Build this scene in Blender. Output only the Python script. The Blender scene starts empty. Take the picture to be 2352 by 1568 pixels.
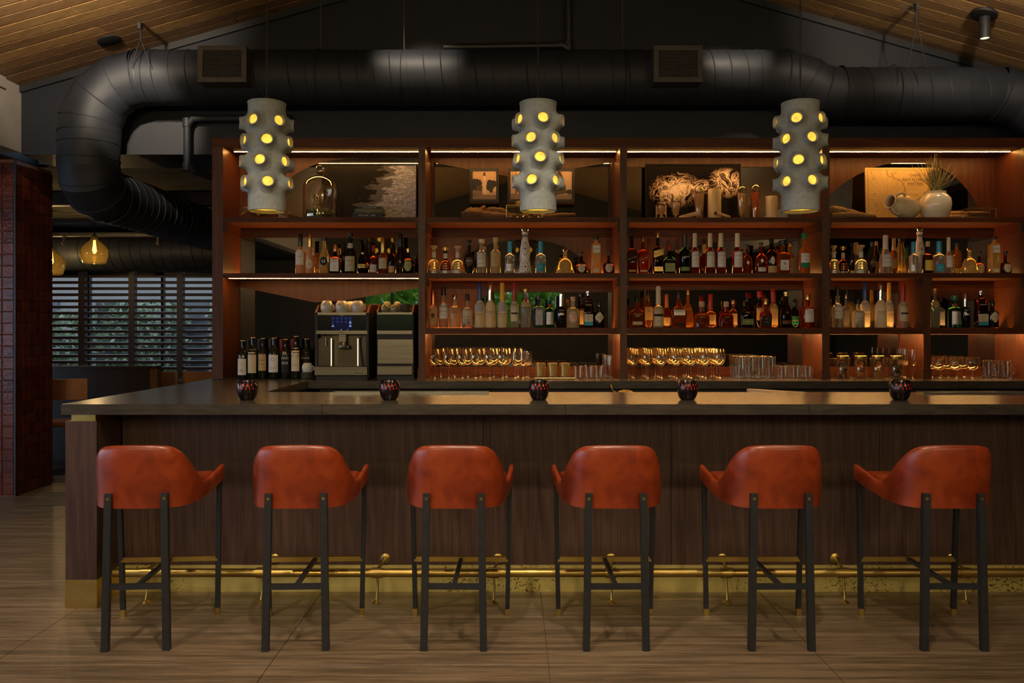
import bpy, math, random
from mathutils import Vector, Matrix
random.seed(7)
SC = bpy.context.scene
COL = SC.collection
# ------------------------------------------------------------------ camera
F, CX, HY, HC = 1930.0, 1176.0, 752.0, 1.45          # focal length in pixels of a 2352 wide frame, horizon row, eye height
cam = bpy.data.cameras.new('camera'); camo = bpy.data.objects.new('camera', cam); COL.objects.link(camo)
camo.location = (0, 0, HC); camo.rotation_euler = (math.pi/2, 0, 0)
cam.sensor_width = 36.0; cam.lens = 36.0*F/2352.0; cam.shift_y = -(784-HY)/2352.0
cam.clip_start = 0.05; cam.clip_end = 200
SC.camera = camo
# ------------------------------------------------------------------ exposure, world
SC.view_settings.view_transform = 'Standard'; SC.view_settings.look = 'None'
SC.view_settings.exposure = 0.2; SC.view_settings.gamma = 1.0; SC.view_settings.use_curve_mapping = False
SC.cycles.max_bounces = 10; SC.cycles.transparent_max_bounces = 24; SC.cycles.transmission_bounces = 8
SC.cycles.glossy_bounces = 5; SC.cycles.diffuse_bounces = 3
SC.cycles.sample_clamp_indirect = 3.0; SC.cycles.sample_clamp_direct = 0.0
W = bpy.data.worlds.new('world'); SC.world = W; W.use_nodes = True
wn = W.node_tree.nodes; bg = wn['Background']
bg.inputs[0].default_value = (0.62, 0.76, 1.0, 1); bg.inputs[1].default_value = 3.2
# ------------------------------------------------------------------ lights of the room, added fill lamps included
def spot(name, loc, target, energy, col=(1, .80, .58), angle=60, blend=.7, size=.05):
    l = bpy.data.lights.new(name, 'SPOT'); l.energy = energy; l.color = col
    l.spot_size = math.radians(angle); l.spot_blend = blend; l.shadow_soft_size = size
    o = bpy.data.objects.new(name, l); COL.objects.link(o); o.location = loc
    d = Vector(target)-Vector(loc); o.rotation_euler = d.to_track_quat('-Z', 'Y').to_euler()
    return o
def portal(name, loc, rot, sx, sy):
    l = bpy.data.lights.new(name, 'AREA'); l.shape = 'RECTANGLE'; l.size = sx; l.size_y = sy
    l.cycles.is_portal = True
    o = bpy.data.objects.new(name, l); COL.objects.link(o); o.location = loc; o.rotation_euler = rot
    return o
portal('daylight_front', (-1.05, -4.35, 1.88), (math.pi/2, 0, 0), 4.3, .95)
portal('daylight_left', (-7.9, 1.0, 1.55), (0, -math.pi/2, 0), 2.3, 10.)
portal('daylight_rear', (-5.2, 12.4, 1.57), (-math.pi/2, 0, 0), 4.4, 1.4)
def zl(x): return 4.607+.285*x            # underside of the left roof slope
def zr(x): return 4.747-.285*x
def zc(x): return min(zl(x), zr(x))
# (x, y, target, energy, cone): the ceiling spotlights; each gets its black fixture in the ceiling builder
SPOTS = [(-2.0, 2.3, (-1.75, 4.3, .55), 125, 66), (-0.55, 2.1, (-.55, 4.5, .5), 190, 58), (0.75, 2.1, (.4, 4.5, .5), 190, 58),
         (2.2, 2.3, (1.95, 4.3, .5), 72, 58),
         (-0.85, 5.75, (-.75, 6.52, 3.6), 70, 46), (1.75, 5.75, (1.75, 6.52, 3.6), 48, 42),
         (3.46, 6.15, (3.40, 6.0, .4), 25, 55),
         (-3.3, 3.2, (-3.6, 4.6, 0), 120, 70), (-2.6, 4.4, (-3.0, 6.97, 3.06), 380, 22), (2.6, 5.3, (2.35, 6.5, 3.4), 22, 34),
         (-3.3, 5.0, (-4.35, 7.2, 1.4), 55, 40), (0.3, 0.9, (.1, 3.3, 0), 130, 75)]
# unseen uplights on drop rods, added to brighten the planks (x, y, z, target, energy, cone)
FILL_UPS = [(-2.8, 4.6, 3.58, (-3.25, 5.9, 3.92), 200, 78), (2.9, 4.6, 3.68, (3.35, 5.9, 4.0), 125, 78)]
# unseen amber pendants, hinted at in the mirrors, added in number as ambient fill (x, y, z, energy)
FILL_GLOBES = [(-2.1, -.6, 2.6, 100), (-1.6, -1.6, 2.3, 70), (1.9, -1.4, 2.3, 70), (3.3, -.8, 2.4, 85), (.2, -3.0, 2.3, 50), (-3.3, -3.0, 2.3, 50)]
# ------------------------------------------------------------------ helpers
def srgb(r, g, b):
    f = lambda c: c/12.92 if c <= .04045 else ((c+.055)/1.055)**2.4
    return (f(r/255), f(g/255), f(b/255), 1)
MATS = {}
def mat(name, col=(.5, .5, .5, 1), rough=.5, metal=0., spec=.5, trans=0., ior=1.45, emis=None, es=0., coat=0., sss=0.):
    if name in MATS: return MATS[name]
    m = bpy.data.materials.new(name); m.use_nodes = True; MATS[name] = m
    b = m.node_tree.nodes['Principled BSDF']
    if len(col) == 3: col = (*col, 1)
    b.inputs['Base Color'].default_value = col; b.inputs['Roughness'].default_value = rough
    b.inputs['Metallic'].default_value = metal; b.inputs['Specular IOR Level'].default_value = spec
    b.inputs['Transmission Weight'].default_value = trans; b.inputs['IOR'].default_value = ior
    b.inputs['Coat Weight'].default_value = coat; b.inputs['Coat Roughness'].default_value = .08
    if emis:
        b.inputs['Emission Color'].default_value = (*emis[:3], 1); b.inputs['Emission Strength'].default_value = es
    return m
def nd(m, t, **kw):
    n = m.node_tree.nodes.new(t)
    for k, v in kw.items(): setattr(n, k, v)
    return n
def lk(m, a, b): m.node_tree.links.new(a, b)
def coords(m, scale, space='world', rot=(0, 0, 0)):
    mp = nd(m, 'ShaderNodeMapping'); mp.inputs['Scale'].default_value = scale; mp.inputs['Rotation'].default_value = rot
    if space == 'world': lk(m, nd(m, 'ShaderNodeNewGeometry').outputs['Position'], mp.inputs[0])
    elif space == 'gen': lk(m, nd(m, 'ShaderNodeTexCoord').outputs['Generated'], mp.inputs[0])
    else: lk(m, nd(m, 'ShaderNodeTexCoord').outputs['Object'], mp.inputs[0])
    return mp.outputs[0]
def ramp(m, fac, stops):
    r = nd(m, 'ShaderNodeValToRGB'); e = r.color_ramp.elements
    while len(e) > 1: e.remove(e[-1])
    e[0].position = stops[0][0]; e[0].color = (*stops[0][1][:3], 1)
    for p, c in stops[1:]:
        k = e.new(p); k.color = (*c[:3], 1)
    lk(m, fac, r.inputs[0]); return r.outputs[0]
def noise(m, vec, scale=1., detail=4., rough=.55, dist=0.):
    n = nd(m, 'ShaderNodeTexNoise'); n.inputs['Scale'].default_value = scale; n.inputs['Detail'].default_value = detail
    n.inputs['Roughness'].default_value = rough; n.inputs['Distortion'].default_value = dist
    lk(m, vec, n.inputs['Vector']); return n.outputs['Fac']
def mixc(m, fac, a, b, mode='MIX'):
    x = nd(m, 'ShaderNodeMix', data_type='RGBA', blend_type=mode)
    for s, v in ((x.inputs[0], fac), (x.inputs[6], a), (x.inputs[7], b)):
        if hasattr(v, 'is_linked') or hasattr(v, 'node'): lk(m, v, s)
        elif isinstance(v, (int, float)): s.default_value = v
        else: s.default_value = (*v[:3], 1)
    return x.outputs[2]
def bump(m, h, strength=.3, dist=.01):
    b = nd(m, 'ShaderNodeBump'); b.inputs['Strength'].default_value = strength; b.inputs['Distance'].default_value = dist
    lk(m, h, b.inputs['Height']); lk(m, b.outputs[0], m.node_tree.nodes['Principled BSDF'].inputs['Normal'])
def basecol(m, sock): lk(m, sock, m.node_tree.nodes['Principled BSDF'].inputs['Base Color'])
def noisemat(name, c1, c2, scale=(4, 4, 4), space='world', rough=.5, metal=0., detail=5., dist=0., bs=0., bd=.01, spec=.5, coat=0., p=(.3, .7), rr=None, **kw):
    m = mat(name, c1, rough, metal, spec, coat=coat, **kw)
    n = noise(m, coords(m, scale, space), 1., detail, .6, dist)
    basecol(m, ramp(m, n, [(p[0], c1), (p[1], c2)]))
    if rr:
        r = nd(m, 'ShaderNodeMapRange'); r.inputs[3].default_value = rr[0]; r.inputs[4].default_value = rr[1]
        lk(m, n, r.inputs[0]); lk(m, r.outputs[0], m.node_tree.nodes['Principled BSDF'].inputs['Roughness'])
    if bs: bump(m, n, bs, bd)
    return m
def woodmat(name, dark, mid, light, axis='z', rough=.38, space='world', fine=120., coarse=2.2, knots=True, spec=.4, coat=0.):
    m = mat(name, mid, rough, 0, spec, coat=coat)
    def sc(a, b): return {'x': (a, b, b), 'y': (b, a, b), 'z': (b, b, a)}[axis]
    n1 = noise(m, coords(m, sc(fine*.02, fine), space), 1., 3., .6)
    n2 = noise(m, coords(m, sc(coarse*.28, coarse*2.6), space), 1., 6., .62, 1.3)
    w = nd(m, 'ShaderNodeTexWave', wave_type='BANDS', bands_direction='DIAGONAL')
    w.inputs['Scale'].default_value = 1.; w.inputs['Distortion'].default_value = 9.; w.inputs['Detail'].default_value = 3.
    w.inputs['Detail Scale'].default_value = .8
    lk(m, coords(m, sc(coarse*.45, coarse*4.5), space), w.inputs['Vector'])
    a = ramp(m, n2, [(.25, dark), (.5, mid), (.75, light)])
    b = mixc(m, .35, a, ramp(m, w.outputs['Fac'], [(.0, dark), (.6, mid), (1., light)]))
    c = mixc(m, .5, b, ramp(m, n1, [(.3, tuple(.45*v for v in mid[:3])), (.65, light)]))
    basecol(m, c); bump(m, n1, .08, .002)
    return m
class MB:
    """collects geometry; build() links it as one mesh object"""
    def __init__(s): s.v = []; s.f = []; s.mi = []; s.cur = 0
    def add(s, vs, fs):
        o = len(s.v); s.v += [tuple(p) for p in vs]
        for f in fs: s.f.append(tuple(i+o for i in f)); s.mi.append(s.cur)
        return s
    def box(s, x0, x1, y0, y1, z0, z1, bev=0.):
        if bev <= 0:
            vs = [(x, y, z) for z in (z0, z1) for y in (y0, y1) for x in (x0, x1)]
            return s.add(vs, [(0, 2, 3, 1), (4, 5, 7, 6), (0, 1, 5, 4), (2, 6, 7, 3), (0, 4, 6, 2), (1, 3, 7, 5)])
        b = min(bev, (x1-x0)*.49, (y1-y0)*.49, (z1-z0)*.49)
        c = [(x0+b, y0), (x1-b, y0), (x1, y0+b), (x1, y1-b), (x1-b, y1), (x0+b, y1), (x0, y1-b), (x0, y0+b)]
        k = [(x0+b, y0+b), (x1-b, y0+b), (x1-b, y0+b), (x1-b, y1-b), (x1-b, y1-b), (x0+b, y1-b), (x0+b, y1-b), (x0+b, y0+b)]
        vs = [(*p, z0) for p in k]+[(*p, z0+b) for p in c]+[(*p, z1-b) for p in c]+[(*p, z1) for p in k]
        fs = [(7, 6, 5, 4, 3, 2, 1, 0), tuple(range(24, 32))]
        for r in range(3):
            for i in range(8):
                j = (i+1) % 8; fs.append((r*8+i, r*8+j, r*8+8+j, r*8+8+i))
        return s.add(vs, fs)
    def obox(s, M, sx, sy, sz):
        vs = [M @ Vector((x*sx/2, y*sy/2, z*sz/2)) for z in (-1, 1) for y in (-1, 1) for x in (-1, 1)]
        return s.add(vs, [(0, 2, 3, 1), (4, 5, 7, 6), (0, 1, 5, 4), (2, 6, 7, 3), (0, 4, 6, 2), (1, 3, 7, 5)])
    def lathe(s, prof, n=24, c=(0, 0, 0), sec=None, M=None):
        """prof rows (r, z[, k]); sec(ang,k)->radius factors (fx, fy)"""
        rows = []; vs = []; fs = []
        for row in prof:
            r, z = row[0], row[1]; k = row[2] if len(row) > 2 else 0
            if r <= 1e-6:
                rows.append([len(vs)]); vs.append((0, 0, z)); continue
            ids = []
            for i in range(n):
                a = 2*math.pi*i/n
                if sec: x, y = sec(a, k); x *= r; y *= r
                else: x, y = r*math.cos(a), r*math.sin(a)
                ids.append(len(vs)); vs.append((x, y, z))
            rows.append(ids)
        for A, B in zip(rows, rows[1:]):
            if len(A) == 1 and len(B) == 1: continue
            for i in range(n):
                j = (i+1) % n
                if len(A) == 1: fs.append((A[0], B[j], B[i]))
                elif len(B) == 1: fs.append((A[i], A[j], B[0]))
                else: fs.append((A[i], A[j], B[j], B[i]))
        if M is None: vs = [(x+c[0], y+c[1], z+c[2]) for x, y, z in vs]
        else: vs = [M @ Vector(p) for p in vs]
        return s.add(vs, fs)
    def tube(s, path, rad, n=10, caps=True, closed=False, up=None):
        P = [Vector(p) for p in path]; N = len(P)
        R = rad if isinstance(rad, (list, tuple)) else [rad]*N
        vs = []; fs = []; t0 = None; u = None
        for i in range(N):
            a = P[(i-1) % N] if (i > 0 or closed) else None; b = P[(i+1) % N] if (i < N-1 or closed) else None
            d1 = (P[i]-a).normalized() if a is not None else None; d2 = (b-P[i]).normalized() if b is not None else None
            t = ((d1 or d2)+(d2 or d1)).normalized()
            if u is None:
                ref = Vector(up) if up else (Vector((0, 0, 1)) if abs(t.z) < .9 else Vector((0, 1, 0)))
                u = (ref-t*ref.dot(t)).normalized()
            else:
                u = (u-t*u.dot(t)).normalized()
            w = t.cross(u)
            cosb = t.dot(d2 or d1); k = 1/max(cosb, .5); bis = None
            if d1 is not None and d2 is not None and (d2-d1).length > 1e-5: bis = (d2-d1).normalized()
            for j in range(n):
                an = 2*math.pi*j/n; o = (u*math.cos(an)+w*math.sin(an))*R[i]
                if bis is not None: o = o+bis*(o.dot(bis)*(k-1))
                vs.append(P[i]+o)
        seg = N if closed else N-1
        for i in range(seg):
            i2 = (i+1) % N
            for j in range(n):
                j2 = (j+1) % n; fs.append((i*n+j, i*n+j2, i2*n+j2, i2*n+j))
        if caps and not closed:
            fs.append(tuple(reversed(range(n)))); fs.append(tuple((N-1)*n+j for j in range(n)))
        return s.add(vs, fs)
    def bar(s, a, b, wx, wy, wx2=None, wy2=None):
        """rectangular bar between two points, wx along world x-ish, wy across"""
        a, b = Vector(a), Vector(b); t = (b-a).normalized()
        ux = Vector((1, 0, 0)) if abs(t.x) < .9 else Vector((0, 0, 1))
        ux = (ux-t*ux.dot(t)).normalized(); uy = t.cross(ux)
        vs = []
        for p, w1, w2 in ((a, wx, wy), (b, wx2 or wx, wy2 or wy)):
            for sx, sy in ((-1, -1), (1, -1), (1, 1), (-1, 1)): vs.append(p+ux*sx*w1/2+uy*sy*w2/2)
        return s.add(vs, [(3, 2, 1, 0), (4, 5, 6, 7), (0, 1, 5, 4), (1, 2, 6, 5), (2, 3, 7, 6), (3, 0, 4, 7)])
    def prism(s, poly, fn, d0, d1):
        """poly 2D (ccw), fn(u,v,d)->xyz"""
        n = len(poly); vs = [fn(u, v, d0) for u, v in poly]+[fn(u, v, d1) for u, v in poly]
        fs = [tuple(range(n)), tuple(reversed(range(n, 2*n)))]
        for i in range(n): j = (i+1) % n; fs.append((j, i, n+i, n+j))
        return s.add(vs, fs)
    def mesh(s, name, mats, smooth=40):
        me = bpy.data.meshes.new(name); me.from_pydata(s.v, [], s.f); me.validate(clean_customdata=False)
        for m in (mats if isinstance(mats, (list, tuple)) else [mats]):
            if m: me.materials.append(m)
        if len(me.materials) > 1 and len(me.polygons) == len(s.mi): me.polygons.foreach_set('material_index', s.mi)
        if smooth:
            me.shade_smooth(); me.set_sharp_from_angle(angle=math.radians(smooth))
        me.update(); return me
    def build(s, name, mats, parent=None, smooth=40, loc=None, fix=True):
        me = s.mesh(name, mats, smooth)
        if fix:
            import bmesh
            bm = bmesh.new(); bm.from_mesh(me); bmesh.ops.recalc_face_normals(bm, faces=bm.faces); bm.to_mesh(me); bm.free()
            if smooth: me.set_sharp_from_angle(angle=math.radians(smooth))
        return place(name, me, parent, loc)
def place(name, me, parent=None, loc=None, rot=None):
    o = bpy.data.objects.new(name, me); COL.objects.link(o)
    if parent: o.parent = parent
    if loc is not None: o.location = loc
    if rot is not None: o.rotation_euler = rot
    return o
def tag(o, label, cat, group=None):
    o['label'] = label; o['category'] = cat
    if group: o['group'] = group
    return o
def thing(name, label, cat, loc=(0, 0, 0), rz=0., group=None):
    o = place(name, None, None, loc, (0, 0, rz)); o.empty_display_size = .05
    return tag(o, label, cat, group)
def struct(o): o['kind'] = 'structure'; return o
def copy_tree(o, parent=None):
    c = o.copy(); COL.objects.link(c); c.parent = parent
    for ch in o.children: copy_tree(ch, c)
    return c
def X(px, D): return (px-CX)*D/F
def Z(py, D): return HC-(py-HY)*D/F
def catmull(pts, n):
    P = [Vector(p) for p in pts]; P = [P[0]*2-P[1]]+P+[P[-1]*2-P[-2]]; out = []
    for i in range(1, len(P)-2):
        for k in range(n):
            t = k/n; a, b, c, d = P[i-1:i+3]
            out.append(.5*((2*b)+(c-a)*t+(2*a-5*b+4*c-d)*t*t+(3*b-a-3*c+d)*t**3))
    out.append(P[-2]); return out
# ------------------------------------------------------------------ shared materials
WAL = woodmat('walnut', (.021, .0055, .0021), (.056, .0145, .0052), (.102, .029, .0100), 'z', .42)
WALX = woodmat('walnut_along', (.021, .0055, .0021), (.056, .0145, .0052), (.102, .029, .0100), 'x', .42, spec=.18)
WALBAR = woodmat('walnut_bar', (.018, .010, .008), (.045, .024, .017), (.085, .048, .034), 'z', .42, fine=150)
BRASS = noisemat('brass', (.45, .31, .08), (.68, .50, .16), (3, 3, 6), rough=.3, metal=1., rr=(.22, .45))
BRASSOLD = mat('brass_old', (.5, .36, .1), .42, .6)
_n = noise(BRASSOLD, coords(BRASSOLD, (70, 70, 70)), 1., 4., .6, .6); _k = noise(BRASSOLD, coords(BRASSOLD, (1.1, 1, 1)), 1., 2.)
_m = nd(BRASSOLD, 'ShaderNodeMath', operation='MULTIPLY'); lk(BRASSOLD, _n, _m.inputs[0]); lk(BRASSOLD, _k, _m.inputs[1])
basecol(BRASSOLD, ramp(BRASSOLD, _m.outputs[0], [(.18, (.62, .52, .17)), (.32, (.55, .45, .14)), (.36, (.10, .065, .02))]))
STONE = noisemat('dark_stone', (.028, .027, .026), (.052, .050, .047), (60, 60, 60), rough=.22, spec=.55, p=(.35, .65))
STONETOP = noisemat('dark_stone_top', (.030, .026, .021), (.05, .043, .034), (8, 40, 40), rough=.24, spec=.5, p=(.35, .65))
BLACKMET = noisemat('black_metal', (.012, .014, .017), (.020, .022, .026), (30, 30, 30), rough=.42, metal=0., spec=.5)
BLACK = mat('matt_black', (.008, .008, .009), .6)
GLOSSBLACK = mat('gloss_black', (.006, .006, .007), .12)
NAVY = noisemat('navy_paint', (.0042, .0066, .0135), (.0058, .0085, .0165), (5, 5, 5), rough=.6, bs=.05)
DUCT = noisemat('duct_paint', (.0135, .0165, .023), (.021, .0245, .033), (2.5, 8, 8), rough=.55, metal=.1, spec=.42)
WHITEWALL = noisemat('white_plaster', (.24, .225, .205), (.30, .28, .26), (6, 6, 6), rough=.75, bs=.06)
STEEL = noisemat('brushed_steel', (.30, .29, .27), (.45, .43, .40), (2, 60, 60), rough=.32, metal=1.)
CHROME = mat('chrome', (.75, .72, .68), .12, 1.)
def glow(name, col, st):
    return mat(name, (.0, .0, .0), .6, emis=col, es=st, spec=0)
LED = glow('led_warm', (1., .46, .10), 100.)
LEDLOW = glow('led_amber', (1., .42, .10), 85.)
LEDBCK = glow('led_counter_back', (1., .50, .15), 34.)
LEDC = glow('led_shelf', (1., .46, .11), 120.)
LEDADDED = glow('led_shelf_added', (1., .46, .11), 22.)  # extra strip in mid-shelf, added to make the bottles glow
LEDCTR = glow('led_counter', (1., .52, .16), 130.)
# ================================================================== the room
FLOORM = mat('floor_stone', (.2, .15, .1), .4, spec=.45)
_a = noise(FLOORM, coords(FLOORM, (1.3, 26, 1)), 1., 8., .62, .5); _b = noise(FLOORM, coords(FLOORM, (6, 110, 1)), 1., 4., .7)
_c = noise(FLOORM, coords(FLOORM, (.8, 2.2, 1)), 1., 3.)
_ab = mixc(FLOORM, .42, ramp(FLOORM, _a, [(.41, (.060, .047, .026)), (.5, (.145, .100, .060)), (.60, (.25, .182, .115))]), ramp(FLOORM, _b, [(.40, (.040, .026, .015)), (.60, (.23, .165, .102))]))
basecol(FLOORM, mixc(FLOORM, .18, _ab, ramp(FLOORM, _c, [(.35, (.08, .052, .028)), (.65, (.21, .15, .09))])))
_r = nd(FLOORM, 'ShaderNodeMapRange'); _r.inputs[3].default_value = .30; _r.inputs[4].default_value = .52
lk(FLOORM, _a, _r.inputs[0]); lk(FLOORM, _r.outputs[0], FLOORM.node_tree.nodes['Principled BSDF'].inputs['Roughness'])
bump(FLOORM, _b, .05, .002)
GROUT = mat('grout', (.12, .10, .075), .8)
floor = struct(MB().box(-8.2, 7.2, -4.6, 12.6, -.12, -.006).build('floor', GROUT))
TG = .0016
tile_me = MB().box(TG, 1.2-TG, TG, .6-TG, -.006, 0, .0012).mesh('floor_tile', FLOORM, 0)
for i in range(-6, 5):
    for j in range(-8, 14): place('floor_tile', tile_me, floor, (.157+1.2*i, 4.214+.6*j, 0))
struct(MB().box(-8.2, 7.2, -4.6, -.59, -.006, 0).build('floor', FLOORM))
# gable wall behind the bar
YW = 6.97
w = MB()
w.prism([(-2.3, 0), (4.6, 0), (4.6, zr(4.6)), (.247, 4.677), (-4.07, zl(-4.07)), (-4.07, 2.885), (-2.3, 2.885)], lambda u, v, d: (u, d, v), YW, YW+.6)
struct(w.build('wall_back', NAVY, smooth=0))
# roof slopes with boards running down the slope
PL = woodmat('ceiling_plank', (.24, .125, .045), (.40, .23, .085), (.54, .34, .14), 'x', .5, fine=90, coarse=1.3)
PLD = woodmat('ceiling_plank_dark', (.11, .055, .025), (.20, .11, .05), (.30, .18, .09), 'x', .5, fine=90, coarse=1.3)
PLM = woodmat('ceiling_plank_mid', (.17, .085, .035), (.27, .15, .065), (.38, .23, .105), 'x', .5, fine=90, coarse=1.3)
ang = math.atan(.285)
def slope(name, x0, x1, zf):
    b = MB()
    b.prism([(x0, zf(x0)+.03), (x1, zf(x1)+.03), (x1, zf(x1)+.2), (x0, zf(x0)+.2)], lambda u, v, d: (u, d, v), -4.6, YW+.6)
    o = struct(b.build(name, BLACK, smooth=0)); L = (x1-x0)/math.cos(ang)
    rnd = random.Random(3 if x0 < 0 else 5); wd = .128; meshes = {}
    for k in range(30):
        y1 = YW-wd*k; cuts = [0, rnd.choice((.28, .42, .55, .66))*L, L]
        if k % 3 == 1: cuts = [0, .22*L, .7*L, L]
        for a, c in zip(cuts, cuts[1:]):
            key = round(c-a, 3); mk = rnd.choice((PL, PL, PLM, PLM, PLD))
            if (key, mk.name) not in meshes: meshes[(key, mk.name)] = MB().box(.0015, key-.0015, .003, wd-.003, 0, .022, .004).mesh('ceiling_plank', mk, 0)
            s = 1 if zf is zl else -1
            p = place('ceiling_plank', meshes[(key, mk.name)], o)
            xs = x0+a*math.cos(ang)
            p.location = (xs, y1-wd, zf(xs)); p.rotation_euler = (0, -ang*s, 0)
    yb = YW-wd*30
    b2 = MB().prism([(x0, zf(x0)), (x1, zf(x1)), (x1, zf(x1)+.03), (x0, zf(x0)+.03)], lambda u, v, d: (u, d, v), -4.6, yb)
    struct(b2.build(name, PLM, smooth=0))
slope('ceiling_left', -4.07, .247, zl); slope('ceiling_right', .247, 4.6, zr)
def rake(name, x0, x1, zf):
    b = MB().prism([(x0, zf(x0)-.055), (x1, zf(x1)-.055), (x1, zf(x1)), (x0, zf(x0))], lambda u, v, d: (u, d, v), YW-.03, YW)
    struct(b.build(name, BLACKMET, smooth=0))
rake('trim_1', -4.07, .247, zl); rake('trim_2', .247, 4.6, zr)
# upper side walls and lower side aisles
struct(MB().box(-4.27, -4.07, -4.6, YW, 2.9, 3.48).build('wall_left', WHITEWALL, smooth=0))
struct(MB().box(-4.275, -4.045, 6.55, 6.72, 3.36, 3.45).build('trim_3', WHITEWALL, smooth=0))
struct(MB().box(4.5, 4.7, -4.6, YW, 2.9, 3.44).build('wall_right', WHITEWALL, smooth=0))
struct(MB().box(4.72, 7.2, -4.6, 7.57, 2.9, 3.0).build('ceiling_aisle_right', NAVY, smooth=0))
struct(MB().box(-8.2, -4.27, -4.6, 7.57, 2.9, 3.0).build('ceiling_aisle_left', NAVY, smooth=0))
DARKWALL = noisemat('dark_wall', (.035, .031, .026), (.05, .045, .038), (3, 3, 3), rough=.7)
struct(MB().box(7.0, 7.2, -4.6, 7.57, 0, 2.95).build('wall_far_right', DARKWALL, smooth=0))
b = MB(); b.box(-8.2, -8.0, -4.6, 12.6, 0, .4); b.box(-8.2, -8.0, -4.6, 12.6, 2.7, 2.95); b.box(-8.2, -8.0, -4.6, -4.0, .4, 2.7); b.box(-8.2, -8.0, 6.0, 12.6, .4, 2.7)
struct(b.build('wall_far_left', DARKWALL, smooth=0))
struct(MB().box(4.6, 7.0, YW, YW+.6, 0, 2.95).build('wall_back_right', DARKWALL, smooth=0))
# wall behind the viewer with a long window
b = MB(); b.box(-8.2, 7.2, -4.6, -4.42, 0, 1.4); b.box(-8.2, -3.2, -4.6, -4.42, 1.4, 2.35); b.box(1.1, 7.2, -4.6, -4.42, 1.4, 2.35)
b.prism([(-8.2, 2.35), (7.2, 2.35), (7.2, 3.6), (4.6, zr(4.6)), (.247, 4.677), (-4.07, zl(-4.07)), (-8.2, 3.0)], lambda u, v, d: (u, d, v), -4.6, -4.42)
struct(b.build('wall_front', DARKWALL, smooth=0))
PANE = mat('window_glass', (1, 1, 1), .0, trans=1., ior=1.01, spec=.3)
def window(name, xs, y, z0, z1, fm, t=.05):
    fr = MB()
    for x in xs: fr.box(x-t/2, x+t/2, y-.04, y+.04, z0, z1)
    fr.box(xs[0], xs[-1], y-.04, y+.04, z0, z0+t); fr.box(xs[0], xs[-1], y-.04, y+.04, z1-t, z1)
    o = struct(fr.build(name, fm, smooth=0))
    for a, c in zip(xs, xs[1:]): MB().box(a+t/2, c-t/2, y-.004, y+.004, z0+t, z1-t).build('pane', PANE, o, smooth=0)
    return o
fr = MB(); ys = [-4.0+1.25*k for k in range(9)]
for y in ys: fr.box(-8.14, -8.06, y-.03, y+.03, .4, 2.7)
fr.box(-8.14, -8.06, -4, 6, .4, .46); fr.box(-8.14, -8.06, -4, 6, 2.64, 2.7)
w3 = struct(fr.build('window_3', BLACK, smooth=0))  # unseen window, added large for cool daylight from the left
for a, c in zip(ys, ys[1:]): MB().box(-8.104, -8.096, a+.03, c-.03, .46, 2.64).build('pane', PANE, w3, smooth=0)
struct(MB().box(-30, -8.22, -4.6, 12.6, -.2, -.06).build('garden_ground_left', mat('lawn', (.06, .09, .03), .9), smooth=0))
window('window_1', [-3.2, -2.6, -1.95, -1.25, -.55, .25, 1.1], -4.5, 1.4, 2.35, BLACK)
# ------------------------------------------------------------------ tiled pier left of the bar
TILEM = mat('glazed_tile', (.16, .03, .012), .2, spec=.38)
_oi = nd(TILEM, 'ShaderNodeObjectInfo'); _t1 = noise(TILEM, coords(TILEM, (14, 14, 14)), 1., 4., .6, .8)
basecol(TILEM, mixc(TILEM, .45, ramp(TILEM, _oi.outputs['Random'], [(0, (.05, .008, .004)), (.5, (.09, .016, .006)), (1, (.13, .028, .010))]), ramp(TILEM, _t1, [(.3, (.045, .007, .003)), (.7, (.13, .026, .009))])))
bump(TILEM, noise(TILEM, coords(TILEM, (26, 26, 26)), 1., 3., .55, 1.2), .5, .006)
TGROUT = mat('tile_grout', (.20, .075, .035), .85)
PX0, PX1, PY0, PY1 = -5.6, -4.272, 7.222, 7.80
pier = thing('tiled_pier', 'pier clad in small glossy oxblood square tiles at the far left', 'pillar', (0, 0, 0))
MB().box(PX0, PX1, PY0, PY1, 0, 2.895).build('core', TGROUT, pier, smooth=0)
MB().box(PX1-.004, PX1+.013, PY0-.013, PY0+.004, 0, 2.895).build('corner_trim', BLACKMET, pier, smooth=0)
tp = .0985; tm = MB().box(.0018, tp-.0018, -.010, .0, .0018, tp-.0018, .004).mesh('tile', TILEM, 0)
tm2 = MB().box(0, .010, .0018, tp-.0018, .0018, tp-.0018, .004).mesh('tile', TILEM, 0)
for r in range(29):
    for c in range(4): place('tile', tm, pier, (PX1-.006-tp*(c+1), PY0, .01+tp*r))
    for c in range(6): place('tile', tm2, pier, (PX1, PY0-.002+(PY1-PY0)/6*c, .01+tp*r))
# ------------------------------------------------------------------ dining room seen through the opening
ROUGHC = noisemat('rough_ceiling', (.035, .030, .024), (.20, .18, .15), (2.2, 26, 26), rough=.9, detail=9., bs=.8, bd=.03, dist=.6, p=(.42, .66))
struct(MB().box(-8.2, -2.1, YW+.6, 12.6, 2.92, 3.05).build('ceiling_dining', ROUGHC, smooth=0))
struct(MB().box(-2.3, -2.1, YW+.6, 12.6, 0, 2.95).build('wall_dining_right', DARKWALL, smooth=0))
b = MB(); b.box(-8.2, -2.1, 12.46, 12.6, 0, .60); b.box(-8.2, -2.1, 12.46, 12.6, 2.27, 2.95); b.box(-8.2, -7.4, 12.46, 12.6, .6, 2.27); b.box(-3.0, -2.1, 12.46, 12.6, .6, 2.27)
struct(b.build('wall_dining', NAVY, smooth=0))
window('window_2', [-7.4, -6.3, -5.2, -4.1, -3.0], 12.53, .60, 2.27, BLACKMET, .04)
SLATM = noisemat('dark_slat', (.020, .011, .008), (.034, .018, .012), (4, 30, 30), rough=.5)
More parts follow.
